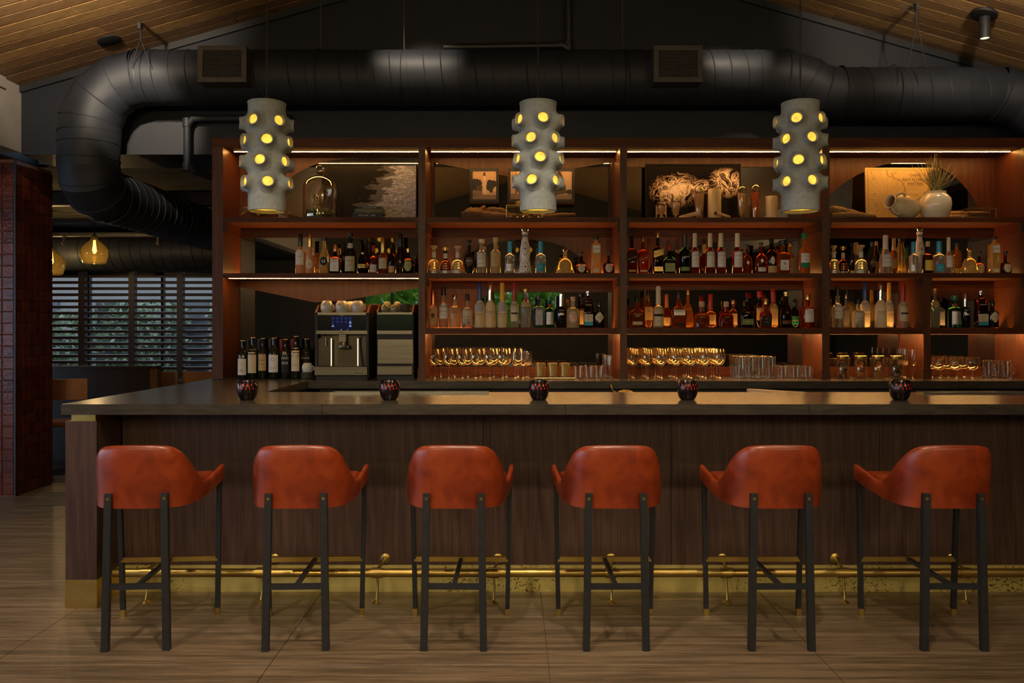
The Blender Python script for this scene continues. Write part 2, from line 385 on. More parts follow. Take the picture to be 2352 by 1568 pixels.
sh = thing('louvre_screen', 'dark timber louvre screen of flat slats in front of the dining room window', 'shutters', (-5.2, 11.98, 0))
pxs = [-7.5, -6.84+.02, -6.118, -5.406, -4.72, -4.0, -3.3]
sl = MB().box(0, .70, -.045, .045, -.018, .018, .004).mesh('slat', SLATM, 0)
for a, c in zip(pxs, pxs[1:]):
    MB().box(a-.04+5.2, a+.04+5.2, -.05, .05, .62, 2.32).build('post', SLATM, sh, smooth=0)
    for k in range(19):
        o = place('slat', sl, sh, (a+.02+5.2, 0, .70+.087*k)); o.rotation_euler = (.12, 0, 0); o.scale = ((c-a-.03)/.70, 1, 1)
MB().box(-2.3, 1.9, -.05, .05, 2.31, 2.36).build('head_rail', SLATM, sh, smooth=0)
MB().box(-2.3, 1.9, -.05, .05, .58, .64).build('sill_rail', SLATM, sh, smooth=0)
# bulky cross duct in the dining room
def helix(b, a, c, R, pitch, rt=.004, n=40):
    a, c = Vector(a), Vector(c); L = (c-a).length; t = (c-a)/L
    ref = Vector((0, 0, 1)) if abs(t.z) < .9 else Vector((0, 1, 0)); u = (ref-t*ref.dot(t)).normalized(); w = t.cross(u)
    N = int(L/pitch*n); pts = [a+t*(L*i/N)+(u*math.cos(2*math.pi*i/n)+w*math.sin(2*math.pi*i/n))*R for i in range(N+1)]
    b.tube(pts, rt, 4)
dd = thing('spiral_duct', 'dark spiral air duct running across the dining room above the louvres', 'duct', (-5, 11.2, 2.46))
MB().tube([(-3, 0, 0), (2.6, 0, 0)], .245, 32).build('duct_section', DUCT, dd)
b = MB(); helix(b, (-3, 0, 0), (2.6, 0, 0), .246, .135, .005, 28); b.build('spiral_seam', DUCT, dd)
# pipes under the dining ceiling
PIPEM = noisemat('grey_pipe', (.05, .047, .042), (.09, .085, .075), (9, 9, 9), rough=.5)
pp = thing('sprinkler_pipe', 'grey sprinkler pipe with drop fittings under the dining room ceiling', 'pipe', (-5, 10.4, 2.60))
MB().tube([(-3, 0, 0), (1.9, 0, 0)], .03, 12).build('pipe', PIPEM, pp)
for x in (-1.16, -.55, .62):
    MB().tube([(x, 0, 0), (x, 0, -.10)], .016, 8).tube([(x, 0, -.1), (x, 0, -.13)], [.03, .012], 8).build('sprinkler_head', PIPEM, pp)
p2 = thing('ceiling_beam', 'dark timber beam under the rough dining room ceiling', 'beam', (-5, 9.2, 2.78))
MB().box(-3, 2.6, -.07, .07, 0, .14).build('beam', SLATM, p2, smooth=0)
# amber glass pendant
AMB = bpy.data.materials.new('amber_glass'); AMB.use_nodes = True; MATS['amber_glass'] = AMB
_nt = AMB.node_tree; _nt.nodes.remove(_nt.nodes['Principled BSDF'])
_a, _b, _c, _d = nd(AMB, 'ShaderNodeBsdfTransparent'), nd(AMB, 'ShaderNodeBsdfGlossy'), nd(AMB, 'ShaderNodeMixShader'), nd(AMB, 'ShaderNodeLayerWeight')
_a.inputs[0].default_value = (.96, .78, .46, 1); _b.inputs[0].default_value = (1, .8, .4, 1); _b.inputs[1].default_value = .04; _d.inputs[0].default_value = .35
_e, _f = nd(AMB, 'ShaderNodeBsdfTranslucent'), nd(AMB, 'ShaderNodeMixShader'); _e.inputs[0].default_value = (.9, .5, .08, 1); _f.inputs[0].default_value = .016; lk(AMB, _a.outputs[0], _f.inputs[1]); lk(AMB, _e.outputs[0], _f.inputs[2])
lk(AMB, _d.outputs['Facing'], _c.inputs[0]); lk(AMB, _f.outputs[0], _c.inputs[1]); lk(AMB, _b.outputs[0], _c.inputs[2]); lk(AMB, _c.outputs[0], _nt.nodes['Material Output'].inputs[0])
def amber_lamp(px, py, D, label):
    x, z = X(px, D), Z(py, D)
    t = thing('amber_pendant', label, 'pendant lamp', (x, D, z))
    s = D/F
    prof = [(16, 0), (24, 3), (29.5, 20), (30, 30), (26, 40), (16, 50), (9, 56), (7, 62), (6, 66)]
    MB().lathe([(r*s, zz*s) for r, zz in prof], 28).build('shade', AMB, t)
    MB().lathe([(0, 55*s), (5*s, 55*s), (6*s, 66*s), (2*s, 70*s), (0, 70*s)], 12).build('socket', BLACKMET, t)
    MB().lathe([(0, 24*s), (3*s, 26*s), (4.5*s, 34*s), (3*s, 46*s), (2.5*s, 55*s)], 12).build('bulb', glow('amber_bulb', (1., .55, .12), 7.), t)
    MB().tube([(0, 0, 70*s), (0, 0, 2.92-z)], .005, 6).build('cord', BLACK, t)
    l = bpy.data.lights.new('amber_light', 'POINT'); l.energy = 12; l.color = (1, .8, .55); l.shadow_soft_size = .03
    o = bpy.data.objects.new('amber_light', l); COL.objects.link(o); o.location = (x, D, z+16*s)
amber_lamp(217, 607, 9.6, 'round amber glass pendant lamp glowing in the dining room')
def fill_globe(x, y, z, e, label):
    t = thing('amber_pendant', label, 'pendant lamp', (x, y, z)); s = 9.6/F
    prof = [(16, 0), (24, 3), (29.5, 20), (30, 30), (26, 40), (16, 50), (9, 56), (7, 62), (6, 66)]
    MB().lathe([(r*s, zz*s) for r, zz in prof], 28).build('shade', AMB, t)
    MB().lathe([(0, 48*s), (3*s, 48*s), (5*s, 56*s), (5*s, 64*s), (0, 66*s)], 12).build('socket', BLACKMET, t)
    MB().tube([(0, 0, 60*s), (0, 0, zc(x)-z)], .005, 6).build('cord', BLACK, t)
    l = bpy.data.lights.new('globe_fill', 'POINT'); l.energy = e; l.color = (1, .92, .86); l.shadow_soft_size = .065
    o = bpy.data.objects.new('globe_fill', l); COL.objects.link(o); o.location = (x, y, z+.16)
for g, l in zip(FILL_GLOBES, ('left of the viewer', 'behind the viewer on the left', 'behind the viewer on the right', 'right of the viewer', 'by the window behind the viewer', 'in the far corner behind the viewer')):
    fill_globe(*g, 'unseen amber glass pendant added as room fill, '+l)
amber_lamp(118, 632, 10.6, 'amber glass pendant lamp half hidden behind the tiled pier')
# booth, tables and chairs of the dining room
LEATH2 = noisemat('tan_leather', (.30, .115, .035), (.40, .17, .055), (6, 6, 6), rough=.4)
BOOTHW = noisemat('booth_wood', (.016, .008, .006), (.028, .014, .009), (4, 4, 30), rough=.45)
bo = thing('booth_partition', 'low dark wooden booth partition with a brass-coloured end post beside the pier', 'partition', (-4.9, 9.2, 0))
MB().box(-1.6, 1.02, -.04, .04, 0, 1.0).build('panel', BOOTHW, bo, smooth=0)
MB().box(-1.6, 1.04, -.06, .06, 1.0, 1.03).build('cap_rail', BOOTHW, bo, smooth=0)
MB().box(.96, 1.04, -.05, .05, 0, 1.0).build('end_post', woodmat('post_wood', (.10, .045, .018), (.17, .08, .03), (.25, .12, .05), 'z'), bo, smooth=0)
def dchair(x, y, rz, label):
    t = thing('dining_chair', label, 'chair', (x, y, 0), rz)
    MB().box(-.22, .22, -.21, .21, .44, .49, .02).build('seat', LEATH2, t)
    bb = MB(); n = 10
    for lay in (0, 1):
        pass
    pts = [(-.22+.44*i/n, -.21-.03*math.cos(math.pi*(i/n-.5))) for i in range(n+1)]
    vs = []; fs = []
    for x_, y_ in pts: vs += [(x_, y_, .72), (x_, y_, .93), (x_, y_-.03, .93), (x_, y_-.03, .72)]
    for i in range(n):
        for k in range(4): fs.append((i*4+k, i*4+(k+1) % 4, i*4+4+(k+1) % 4, i*4+4+k))
    fs += [(0, 1, 2, 3), (n*4+3, n*4+2, n*4+1, n*4)]
    bb.add(vs, fs).build('backrest', LEATH2, t)
    for sx in (-1, 1):
        MB().bar((sx*.2, .18, 0), (sx*.19, .18, .45), .03, .03).build('leg', BLACKMET, t, smooth=0)
        MB().bar((sx*.2, -.24, 0), (sx*.2, -.22, .9), .03, .03).build('leg', BLACKMET, t, smooth=0)
dchair(X(378, 10.2), 10.2, 0.1, 'tan leather dining chair beyond the booth partition')
dchair(X(486, 10.2), 10.2, -.3, 'tan leather dining chair half hidden by the shelving end')
dchair(X(150, 8.7), 8.7, .4, 'dark dining chair between the tiled pier and the bar end')
def dtable(x, y, label, w=.7):
    t = thing('dining_table', label, 'table', (x, y, 0))
    MB().box(-w/2, w/2, -.4, .4, .72, .75, .006).build('tabletop', woodmat('table_wood', (.05, .02, .01), (.10, .045, .02), (.16, .075, .035), 'x'), t, smooth=0)
    MB().box(-.04, .04, -.04, .04, .02, .72).build('column', BLACKMET, t, smooth=0)
    MB().box(-.25, .25, -.25, .25, 0, .02).build('base', BLACKMET, t, smooth=0)
dtable(X(420, 11.3), 11.3, 'wooden dining table near the louvred window'); dtable(X(230, 10.2), 10.2, 'wooden dining table behind the booth partition')
# ------------------------------------------------------------------ gardens outside the two windows
LEAFS = [mat('leaf_%d' % i, c, .5) for i, c in enumerate([(.16, .40, .05), (.10, .27, .04), (.26, .52, .10), (.34, .60, .16), (.045, .085, .025), (.07, .115, .045), (.12, .16, .075)])]
for _m in LEAFS[:4]:
    _b = _m.node_tree.nodes['Principled BSDF']; _t, _x = nd(_m, 'ShaderNodeBsdfTranslucent'), nd(_m, 'ShaderNodeMixShader')
    _c = _b.inputs['Base Color'].default_value; _t.inputs[0].default_value = (min(1, _c[0]*2.2), min(1, _c[1]*1.7), _c[2]*1.5, 1); _x.inputs[0].default_value = .55
    lk(_m, _b.outputs[0], _x.inputs[1]); lk(_m, _t.outputs[0], _x.inputs[2]); lk(_m, _x.outputs[0], _m.node_tree.nodes['Material Output'].inputs[0])
def shrub(name, label, x, y, w, h, n, seed, lw=.05, ll=.22, mats=(0, 1, 2), group='garden shrubs outside'):
    rnd = random.Random(seed); t = thing(name, label, 'shrub', (x, y, -.05), 0, group)
    b = MB()
    for i in range(n):
        a = rnd.uniform(0, 2*math.pi); rr = math.sqrt(rnd.random())*w; zz = rnd.uniform(.05, 1)*h
        c = Vector((rr*math.cos(a), rr*.6*math.sin(a), zz)); d = Vector((rnd.uniform(-1, 1), rnd.uniform(-1, 1), rnd.uniform(-.3, 1.2))).normalized()
        sd = d.cross(Vector((rnd.uniform(-1, 1), rnd.uniform(-1, 1), rnd.uniform(-1, 1)))).normalized(); L = ll*rnd.uniform(.6, 1.4); q = lw*rnd.uniform(.7, 1.3)
        b.cur = rnd.randrange(len(mats)); b.add([c, c+d*L*.5+sd*q, c+d*L, c+d*L*.5-sd*q], [(0, 1, 2, 3)])
    f = b.build('foliage', [LEAFS[k] for k in mats], t, smooth=0, fix=False); f['kind'] = 'stuff'
    MB().tube([(0, 0, 0), (0, 0, h*.6)], [.05, .02], 6).build('stem', PIPEM, t)
GROUND = noisemat('paving', (.20, .20, .19), (.30, .30, .28), (2, 2, 2), rough=.9)
struct(MB().box(-14, 12, -16, -4.62, -.2, -.06).build('garden_ground_front', GROUND, smooth=0))
struct(MB().box(-14, 2, 12.62, 24, -.2, -.06).build('garden_ground_rear', GROUND, smooth=0))
for i, (x, w, h) in enumerate([(-3.7, .75, 3.0), (-1.5, .8, 2.9), (.7, .8, 3.1)]):
    shrub('palm_shrub', 'leafy palm shrub outside the window behind the viewer, '+('left one', 'middle one', 'right one')[i], x, -6.2, w, h, 1700, 20+i, .035, .5, (0, 2, 3), 'palm shrubs outside the front window')
for i, (x, w) in enumerate([(-5.0, .85), (-2.7, .85), (-.4, .85), (1.9, .85)]):
    shrub('hedge_shrub', 'broad green hedge shrub behind the palms outside the front window, '+('first', 'second', 'third', 'fourth')[i]+' from the left', x, -8.2, w, 3.3, 1500, 70+i, .07, .3, (0, 1, 2), 'hedge shrubs behind the palms')
for i, (x, w, h) in enumerate([(-10.0, .85, 2.1), (-8.2, .75, 1.75), (-6.5, .75, 1.9), (-4.8, .75, 1.8), (-3.1, .75, 2.0)]):
    shrub('garden_shrub', 'green shrub outside the louvred dining room window, '+('far left', 'second from the left', 'middle', 'second from the right', 'far right')[i]+' of the five', x, 14.9+.4*(i % 2), w, h, 1700, 40+i, .04, .13, (4, 5, 6), 'shrubs outside the dining room window')
bl = thing('neighbouring_building', 'pale grey building beyond the garden, seen through the louvres', 'building', (-6, 18, -.06))
MB().box(-7, 6, 0, .3, 0, 5.5).build('wall', noisemat('grey_render', (.105, .10, .085), (.14, .132, .115), (1, 1, 1), rough=.9), bl, smooth=0)
for x in (-4.5, -2.9, -1.3, .4, 2.0): MB().box(x, x+.8, -.03, 0, .3, 2.1).build('window', GLOSSBLACK, bl, smooth=0)
# ================================================================== ducts and ceiling fittings
YD = 6.70; RD = .215; ZD = Z(179, YD)
md = thing('air_duct', 'fat dark spiral air duct running above the back bar and dropping at the left', 'duct', (0, YD, ZD))
path = [(1.93, 0, 0), (-2.96, 0, 0)]
MB().tube(path, RD, 48, caps=False).build('duct_section', DUCT, md)
b = MB(); helix(b, path[0], path[1], RD+.001, .132, .0045, 40); b.build('spiral_seam', DUCT, md)
elb = [(-2.96, 0, 0), (-3.13, 0, -.045), (-3.275, 0, -.16), (-3.36, 0, -.34), (-3.375, 0, -.56), (-3.375, 0, -.70), (-3.375, .03, -.80), (-3.375, .13, -.875), (-3.375, .27, -.895)]
MB().tube(elb, [RD, RD*1.01, RD*1.04, RD*1.07, RD*1.07, RD*1.07, RD*1.07, RD*1.05, RD*1.03], 48, caps=False).build('elbow', DUCT, md, smooth=12)
def ringat(b, c, d, R, rt=.008, n=40):
    c, d = Vector(c), Vector(d).normalized(); ref = Vector((0, 0, 1)) if abs(d.z) < .9 else Vector((0, 1, 0)); u = (ref-d*ref.dot(d)).normalized(); w = d.cross(u)
    b.tube([c+(u*math.cos(2*math.pi*i/n)+w*math.sin(2*math.pi*i/n))*R for i in range(n)], rt, 6, closed=True)
for c, d in (((-2.96, 0, 0), (1, 0, .1)), ((-3.13, 0, -.045), (1, 0, .5)), ((-3.275, 0, -.16), (1, 0, 1.2)), ((-3.36, 0, -.34), (.15, 0, 1)), ((-3.37, 0, -.44), (0, 0, 1)), ((-3.373, 0, -.53), (0, 0, 1)), ((-3.375, 0, -.66), (0, 0, 1)), ((-3.375, .03, -.80), (0, -.45, 1)), ((-3.375, .13, -.875), (0, -1, .6)), ((-3.375, .27, -.895), (0, 1, 0))):
    b = MB(); ringat(b, c, d, RD*1.07 if c[2] < -.1 else RD*1.01, .006); b.build('collar', DUCT, md)
MB().tube([(-3.375, .27, -.895), (-3.40, 3.55, -.895)], RD*1.03, 48, caps=False).build('duct_section', DUCT, md)
b = MB(); helix(b, (-3.375, .27, -.895), (-3.40, 3.55, -.895), RD*1.035, .132, .0045, 40); b.build('spiral_seam', DUCT, md)
# offset and right-hand run
off = [(1.93, 0, 0), (2.16, 0, 0), (2.33, -.02, -.06), (2.46, -.02, -.13), (2.60, -.02, -.135), (3.85, -.02, -.135)]
MB().tube(off, [RD, RD, RD, RD*.98, RD*.96, RD*.96], 48, caps=False).build('offset_section', DUCT, md, smooth=12)
for c, d in (((1.93, 0, 0), (1, 0, 0)), ((2.16, 0, 0), (1, 0, -.1)), ((2.33, -.02, -.06), (1, 0, -.6)), ((2.46, -.02, -.13), (1, 0, -.3)), ((2.60, -.02, -.135), (1, 0, 0)), ((3.85, -.02, -.135), (1, 0, -.3))):
    b = MB(); ringat(b, c, d, RD*1.0, .007); b.build('collar', DUCT, md)
b = MB(); helix(b, (2.60, -.02, -.135), (3.85, -.02, -.135), RD*.965, .15, .0035, 40); b.build('spiral_seam', DUCT, md)
MB().tube([(3.85, -.02, -.135), (4.05, -.06, -.2), (4.2, -.14, -.36), (4.25, -.2, -.56)], RD*.97, 40, caps=False).build('elbow', DUCT, md, smooth=12)
# supply grilles
VENTM = noisemat('vent_paint', (.050, .046, .041), (.072, .066, .059), (20, 20, 20), rough=.5, metal=.3)
def vent(px, label):
    D = 6.36; x = X(px, D); z = Z(147.5, D)
    t = thing('supply_grille', label, 'air vent', (x, D, z)); hw, hh = .185, .138
    MB().box(-hw+.004, hw-.004, .006, .19, -hh+.004, hh-.004).build('box', VENTM, t, smooth=0)
    f = MB(); fw = .038
    f.box(-hw, hw, -.012, .006, hh-fw, hh); f.box(-hw, hw, -.012, .006, -hh, -hh+fw); f.box(-hw, -hw+fw, -.012, .006, -hh+fw, hh-fw); f.box(hw-fw, hw, -.012, .006, -hh+fw, hh-fw)
    f.build('frame', VENTM, t, smooth=0)
    MB().box(-hw+fw, hw-fw, .0045, .0058, -hh+fw, hh-fw).build('back_plate', BLACK, t, smooth=0)
    hs = MB().box(-hw+fw, hw-fw, -.010, -.004, -.0018, .0018).mesh('slat', VENTM, 0)
    for k in range(11): place('slat', hs, t, (0, 0, -hh+fw+.009+.0182*k))
    vs_ = MB().box(-.0009, .0009, -.003, .004, -hh+fw, hh-fw).mesh('fin', VENTM, 0)
    for k in range(16): place('fin', vs_, t, (-hw+fw+.01+.0182*k, 0, 0))
vent(511, 'square supply grille on the left part of the big duct'); vent(1557, 'square supply grille on the right part of the big duct')
# hanger wires
WIRE = mat('hanger_wire', (.10, .09, .07), .5, .5)
def wire(px, y0, label, D=6.7, r=.004):
    x = X(px, D); z0 = Z(y0, D); t = thing('hanger_wire', label, 'cable', (x, D, z0))
    MB().tube([(0, 0, 0), (0, 0, zc(x)-z0-.002)], r, 6).build('rod', WIRE, t)
    MB().tube([(0, 0, -.012), (0, 0, 0)], r*2, 6).build('ferrule', WIRE, t)
    b = MB(); ringat(b, (x, 0, 0), (1, 0, 0), RD+.006, .003); b.build('strap', BLACK, md)
wire(737, 104, 'thin hanger wire left of centre, first from the left grille'); wire(928, 118, 'thin hanger wire above the lit crest of the duct'); wire(1430, 120, 'thin hanger wire between the middle lamp and the right grille')
def vcable(px, py, label, D=6.66, loop=False):
    x = X(px, D); z = zc(x)-.005
    t = thing('hanger_cable', label, 'cable', (x, D, z))
    MB().box(-.012, .012, -.02, .02, -.05, .0).build('bracket', BLACKMET, t, smooth=0)
    MB().tube([(0, 0, -.05), (.004, 0, -.14)], .009, 6).build('clamp', BLACK, t)
    for dx in (-.07, .08): MB().tube([(.004, 0, -.12), (dx, .0, -.34 if not loop else -.52)], .003, 5).build('strand', BLACK, t)
    if loop: MB().tube([Vector((-.06+.06*math.cos(a), 0, -.015+.018*math.sin(a)-.02)) for a in [2*math.pi*i/20 for i in range(20)]], .003, 5, closed=True).build('loop', BLACK, t)
    b = MB(); ringat(b, (x-.02, -.02 if loop else 0, -.135 if loop else 0), (1, 0, 0), RD+.007, .003); b.build('strap', BLACK, md)
vcable(322, 45, 'black cable bracket on the planks holding the duct at the left', 6.45); vcable(2105, 30, 'looped black cable holding the duct under the right roof slope', 6.3, True)
# conduits
cd = thing('conduit', 'black conduit pipe dropping down the gable wall and turning left', 'pipe', (X(1305, 6.9), 6.9, 0))
MB().tube([(0, 0, 4.55), (0, 0, Z(112, 6.9)), (-.03, 0, Z(104, 6.9)), (-1.02, 0, Z(109, 6.9))], .03, 12).build('pipe', BLACKMET, cd)
MB().tube([(0, 0, Z(95, 6.9)), (0, 0, Z(112, 6.9)), (-.035, 0, Z(104, 6.9)), (-.08, 0, Z(104, 6.9))], .037, 12).build('elbow', BLACKMET, cd)
cd2 = thing('drain_pipe', 'dark drain pipe bending down the grey wall beside the first lamp', 'pipe', (X(430, 6.9), 6.9, 0))
D_ = 6.9
MB().tube([(.85, 0, Z(271, D_)), (.05, 0, Z(272, D_)), (0, 0, Z(286, D_)), (0, 0, Z(375, D_)), (.04, .02, Z(390, D_)), (.2, .35, Z(402, D_))], .03, 12).build('pipe', DUCT, cd2)
for z0, z1 in ((266, 292), (368, 392)): MB().tube([(0, 0, Z(z0+6, D_)), (0, 0, Z(z1, D_))], .037, 12).build('fitting', DUCT, cd2)
pk = thing('ceiling_puck', 'flat black round ceiling plate where the left duct meets the planks', 'lamp', (X(268, 6.72), 6.6, zl(X(268, 6.72))-.012))
pk.rotation_euler = (0, -ang, 0)
MB().lathe([(0, 0), (.08, 0), (.09, .006), (.09, .02), (0, .02)], 28).build('plate', BLACK, pk)
# ceiling spotlights
LENS = glow('spot_lens', (1., .82, .55), 1.2)
def spotlight(x, y, tgt, energy, cone, label, cat='spotlight', drop=.10):
    z = zc(x); t = thing('ceiling_spotlight', label, cat, (x, y, z), 0)
    s = 1 if x < .247 else -1
    pl = MB().lathe([(0, -.004), (.085, -.004), (.093, -.012), (.093, -.03), (.03, -.036), (0, -.036)], 28).build('canopy', BLACK, t); pl.rotation_euler = (0, -ang*s, 0)
    c = Vector((0, 0, -drop)); d = (Vector(tgt)-Vector((x, y, z-drop))).normalized()
    MB().tube([(0, 0, -.03), (0, 0, -drop+.025)], .012, 10).build('stem', BLACK, t)
    q = d.to_track_quat('-Z', 'Y').to_matrix().to_4x4(); M = Matrix.Translation(c) @ q
    MB().lathe([(0, .06), (.036, .06), (.038, .055), (.038, -.10), (.034, -.10), (.033, -.085), (0, -.085)], 24, M=M).build('barrel', BLACK, t)
    MB().lathe([(0, -.088), (.033, -.088), (.033, -.092), (0, -.092)], 20, M=M).build('lens', LENS, t)
    spot('spot_light', Vector((x, y, z))+c+d*.13, tgt, energy, angle=cone, size=.04)
names = ['left of the stools', 'above the second stool', 'above the middle stools', 'right of the stools', 'over the left crest of the duct', 'over the right crest of the duct', None, 'over the left aisle', 'aimed at the grey wall', 'aimed at the duct offset', 'aimed at the tiled pier', 'above the viewer']
for sp, nm in zip(SPOTS, names):
    spotlight(*sp, 'black cylinder spotlight hanging from the right roof slope' if nm is None else 'black cylinder ceiling spotlight out of view '+nm)
for (x, y, z, tg, e, cn), l in zip(FILL_UPS, ('left', 'right')): spotlight(x, y, tg, e, cn, 'unseen black uplight added on a rod to brighten the %s roof slope' % l, 'spotlight', zc(x)-z)
# ================================================================== ceramic pendants over the bar
CER = noisemat('rough_ceramic', (.225, .255, .26), (.305, .335, .335), (40, 40, 40), 'obj', rough=.85, bs=.6, bd=.004, spec=.25)
GLOWY = mat('lit_ceramic', (.6, .4, .1), .8, emis=(1., .51, .055), es=1.)
_n = noise(GLOWY, coords(GLOWY, (30, 30, 30), 'obj'), 1., 3.); _r = nd(GLOWY, 'ShaderNodeMapRange'); _r.inputs[1].default_value = .3; _r.inputs[2].default_value = .7; _r.inputs[3].default_value = .75; _r.inputs[4].default_value = 1.5
lk(GLOWY, _n, _r.inputs[0]); lk(GLOWY, _r.outputs[0], GLOWY.node_tree.nodes['Principled BSDF'].inputs['Emission Strength'])
def pendant(px, rows, label):
    D = 4.75; s = D/F; x = X(px, D); z0 = Z(486, D); H = 250*s; R = 42*s
    t = thing('ceramic_pendant', label, 'pendant lamp', (x, D, z0), 0, None)
    sh = MB()
    prof = [(R*.93, .0), (R*1.0, .002), (R, .06), (R*1.0, H*.5), (R, H-.05), (R*1.0, H-.015), (R*1.0, H-.012), (R*1.03, H-.01), (R*1.03, H-.003), (R*.98, H), (0, H)]
    sh.lathe(prof, 56); sh.lathe([(R*.93, 0), (R*.92, .03), (R*.92, H-.03)], 40)
    for zf, a0 in rows:
        zz = z0*0+(486-zf)*s
        for k in range(6):
            a = math.radians(a0+60*k); n = 22
            prof = [(.078, -.003), (.060, .0015), (.049, .007), (.041, .015), (.0368, .026), (.0352, .036), (.0345, .043), (.032, .0465), (.0285, .046), (.0272, .042), (.027, .018)]
            vs = []; fs = []
            for r, h in prof:
                for j in range(n):
                    an = 2*math.pi*j/n; u, v = r*math.cos(an), r*math.sin(an); th = a+u/(R+max(h, 0)*.7); rr = R+h
                    vs.append((rr*math.sin(th), -rr*math.cos(th), zz+v))
            for i in range(len(prof)-1):
                for j in range(n): fs.append((i*n+j, i*n+(j+1) % n, (i+1)*n+(j+1) % n, (i+1)*n+j))
            sh.add(vs, fs)
            vs = []; r = .0275; gl = MB()
            for q in (.0, 1.):
                for j in range(n):
                    an = 2*math.pi*j/n; u, v = r*q*math.cos(an), r*q*math.sin(an); th = a+u/(R+.012); vs.append(((R+.026)*math.sin(th), -(R+.026)*math.cos(th), zz+v))
            gl.add(vs, [(j, (j+1) % n, n+(j+1) % n, n+j) for j in range(n)]).build('lit_opening', GLOWY, t)
    sh.build('shade', CER, t, smooth=50, fix=False)
    MB().lathe([(0, .02), (R*.91, .02), (R*.91, .024), (0, .024)], 32).build('lit_base', GLOWY, t)
    MB().tube([(0, 0, H), (0, 0, zc(x)-z0)], .0045, 6).build('cord', BLACK, t)
    MB().tube([(0, 0, H), (0, 0, H+.03)], .014, 10).build('cord_grip', BLACK, t)
    l = bpy.data.lights.new('pendant_light', 'SPOT'); l.energy = 9; l.color = (1, .62, .25); l.spot_size = math.radians(110); l.spot_blend = .8; l.shadow_soft_size = .07
    o = bpy.data.objects.new('pendant_light', l); COL.objects.link(o); o.location = (x, D, z0-.01)
pendant(613, [(286, -16), (330, 16), (376, 0), (424, 18)], 'knobbly white ceramic pendant lamp at the left, in front of the glass dome')
pendant(1236, [(282, 10), (326, -19), (370, 3), (420, -17)], 'knobbly white ceramic pendant lamp in the middle of the three')
pendant(1838, [(282, -27), (326, 8), (376, -23), (422, 9)], 'knobbly white ceramic pendant lamp at the right, in front of the shelf divider')
# ================================================================== the bar counter
DF, DP, DI, DB, DW = 4.33, 4.618, 5.15, 6.20, 6.45      # front edge, panel face, inner edge, back counter edge, shelving face
ZB = 1.055; XL, XI, XR = -2.325, -1.512, 4.0
ct = thing('bar_counter', 'polished dark stone bar top running round three sides of the bar', 'counter', (0, DF, ZB))
def slab(poly, name, z0, z1, m, par, off):
    b = MB(); b.prism(poly, lambda u, v, d: (u, v-off, d), z0, z1); return b.build(name, m, par, smooth=0)
slab([(XL, DF), (1.0-1.0-.98+.0, DF), (-.98, DI), (XI, DI), (XI, DB), (-1.5, YW-.1), (XL, YW-.1)], 'slab', -.054, 0, STONETOP, ct, DF)
slab([(-.978, DF), (.275, DF), (.275, DI), (-.978, DI)], 'slab', -.054, 0, STONETOP, ct, DF)
slab([(.277, DF), (1.53, DF), (1.53, DI), (.277, DI)], 'slab', -.054, 0, STONETOP, ct, DF)
slab([(1.532, DF), (XR, DF), (XR, DI), (1.532, DI)], 'slab', -.054, 0, STONETOP, ct, DF)
bc = thing('back_counter', 'long dark stone back counter carrying the shelving and glassware', 'counter', (0, DB, ZB))
slab([(XI+.002, DB), (XR, DB), (XR, YW-.1), (-1.498, YW-.1)], 'slab', -.055, 0, STONETOP, bc, DB)
front = thing('bar_panelling', 'dark walnut bar front with brass kick plate below the stone top', 'bar', (0, DP, 0))
xs = [-2.145, -1.40, -.16, .0]
xs = [X(p, DP) for p in (281, 1110, 1542, 2020)]+[XR]
zt = ZB-.054
for a, c in zip(xs, xs[1:]): MB().box(a+.0012, c-.0012, 0, .03, .146, zt-.012, .0015).build('panel', WALBAR, front, smooth=0)
MB().box(-2.145, XR, .03, .10, 0, zt-.012).build('carcass', BLACK, front, smooth=0)
MB().box(-2.145, XR, -.004, .03, 0, .146).build('kick_plate', BRASSOLD, front, smooth=0)
MB().box(-2.145, XR, -.006, .03, zt-.012, zt).build('brass_strip', BRASS, front, smooth=0)
lg = thing('bar_end_post', 'walnut end post of the bar with brass shoe and brass cap', 'post', (-2.226, DF+.01, 0))
MB().box(-.081, .081, 0, .27, .148, zt-.035).build('post', WALBAR, lg, smooth=0)
MB().box(-.0825, .0825, -.0015, .27, 0, .148).build('brass_shoe', BRASS, lg, smooth=0)
MB().box(-.055, .07, .01, .26, zt-.035, zt).build('brass_cap', BRASS, lg, smooth=0)
wing = thing('bar_side_panel', 'dark walnut side of the bar facing the dining room', 'panel', (XL+.1, 4.70, 0))
MB().box(-.04, 0, 0, 2.15, .1, zt).build('panel', WALBAR, wing, smooth=0); MB().box(-.03, .7, 1.52, 2.1, 0, zt-.001).build('carcass', BLACK, wing, smooth=0)
MB().box(-.045, .0, 0, 2.15, 0, .1).build('kick_plate', BRASSOLD, wing, smooth=0)
ub = thing('under_counter_cabinets', 'black under-counter cabinets below the back counter', 'cabinet', (0, DB+.03, 0))
MB().box(XI+.08, XR, .03, .6, .0, ZB-.055).build('body', BLACK, ub, smooth=0)
for k in range(8): MB().box(XI+.1+.68*k, XI+.1+.66+.68*k, .0, .029, .1, ZB-.10, .004).build('door', GLOSSBLACK, ub, smooth=0)
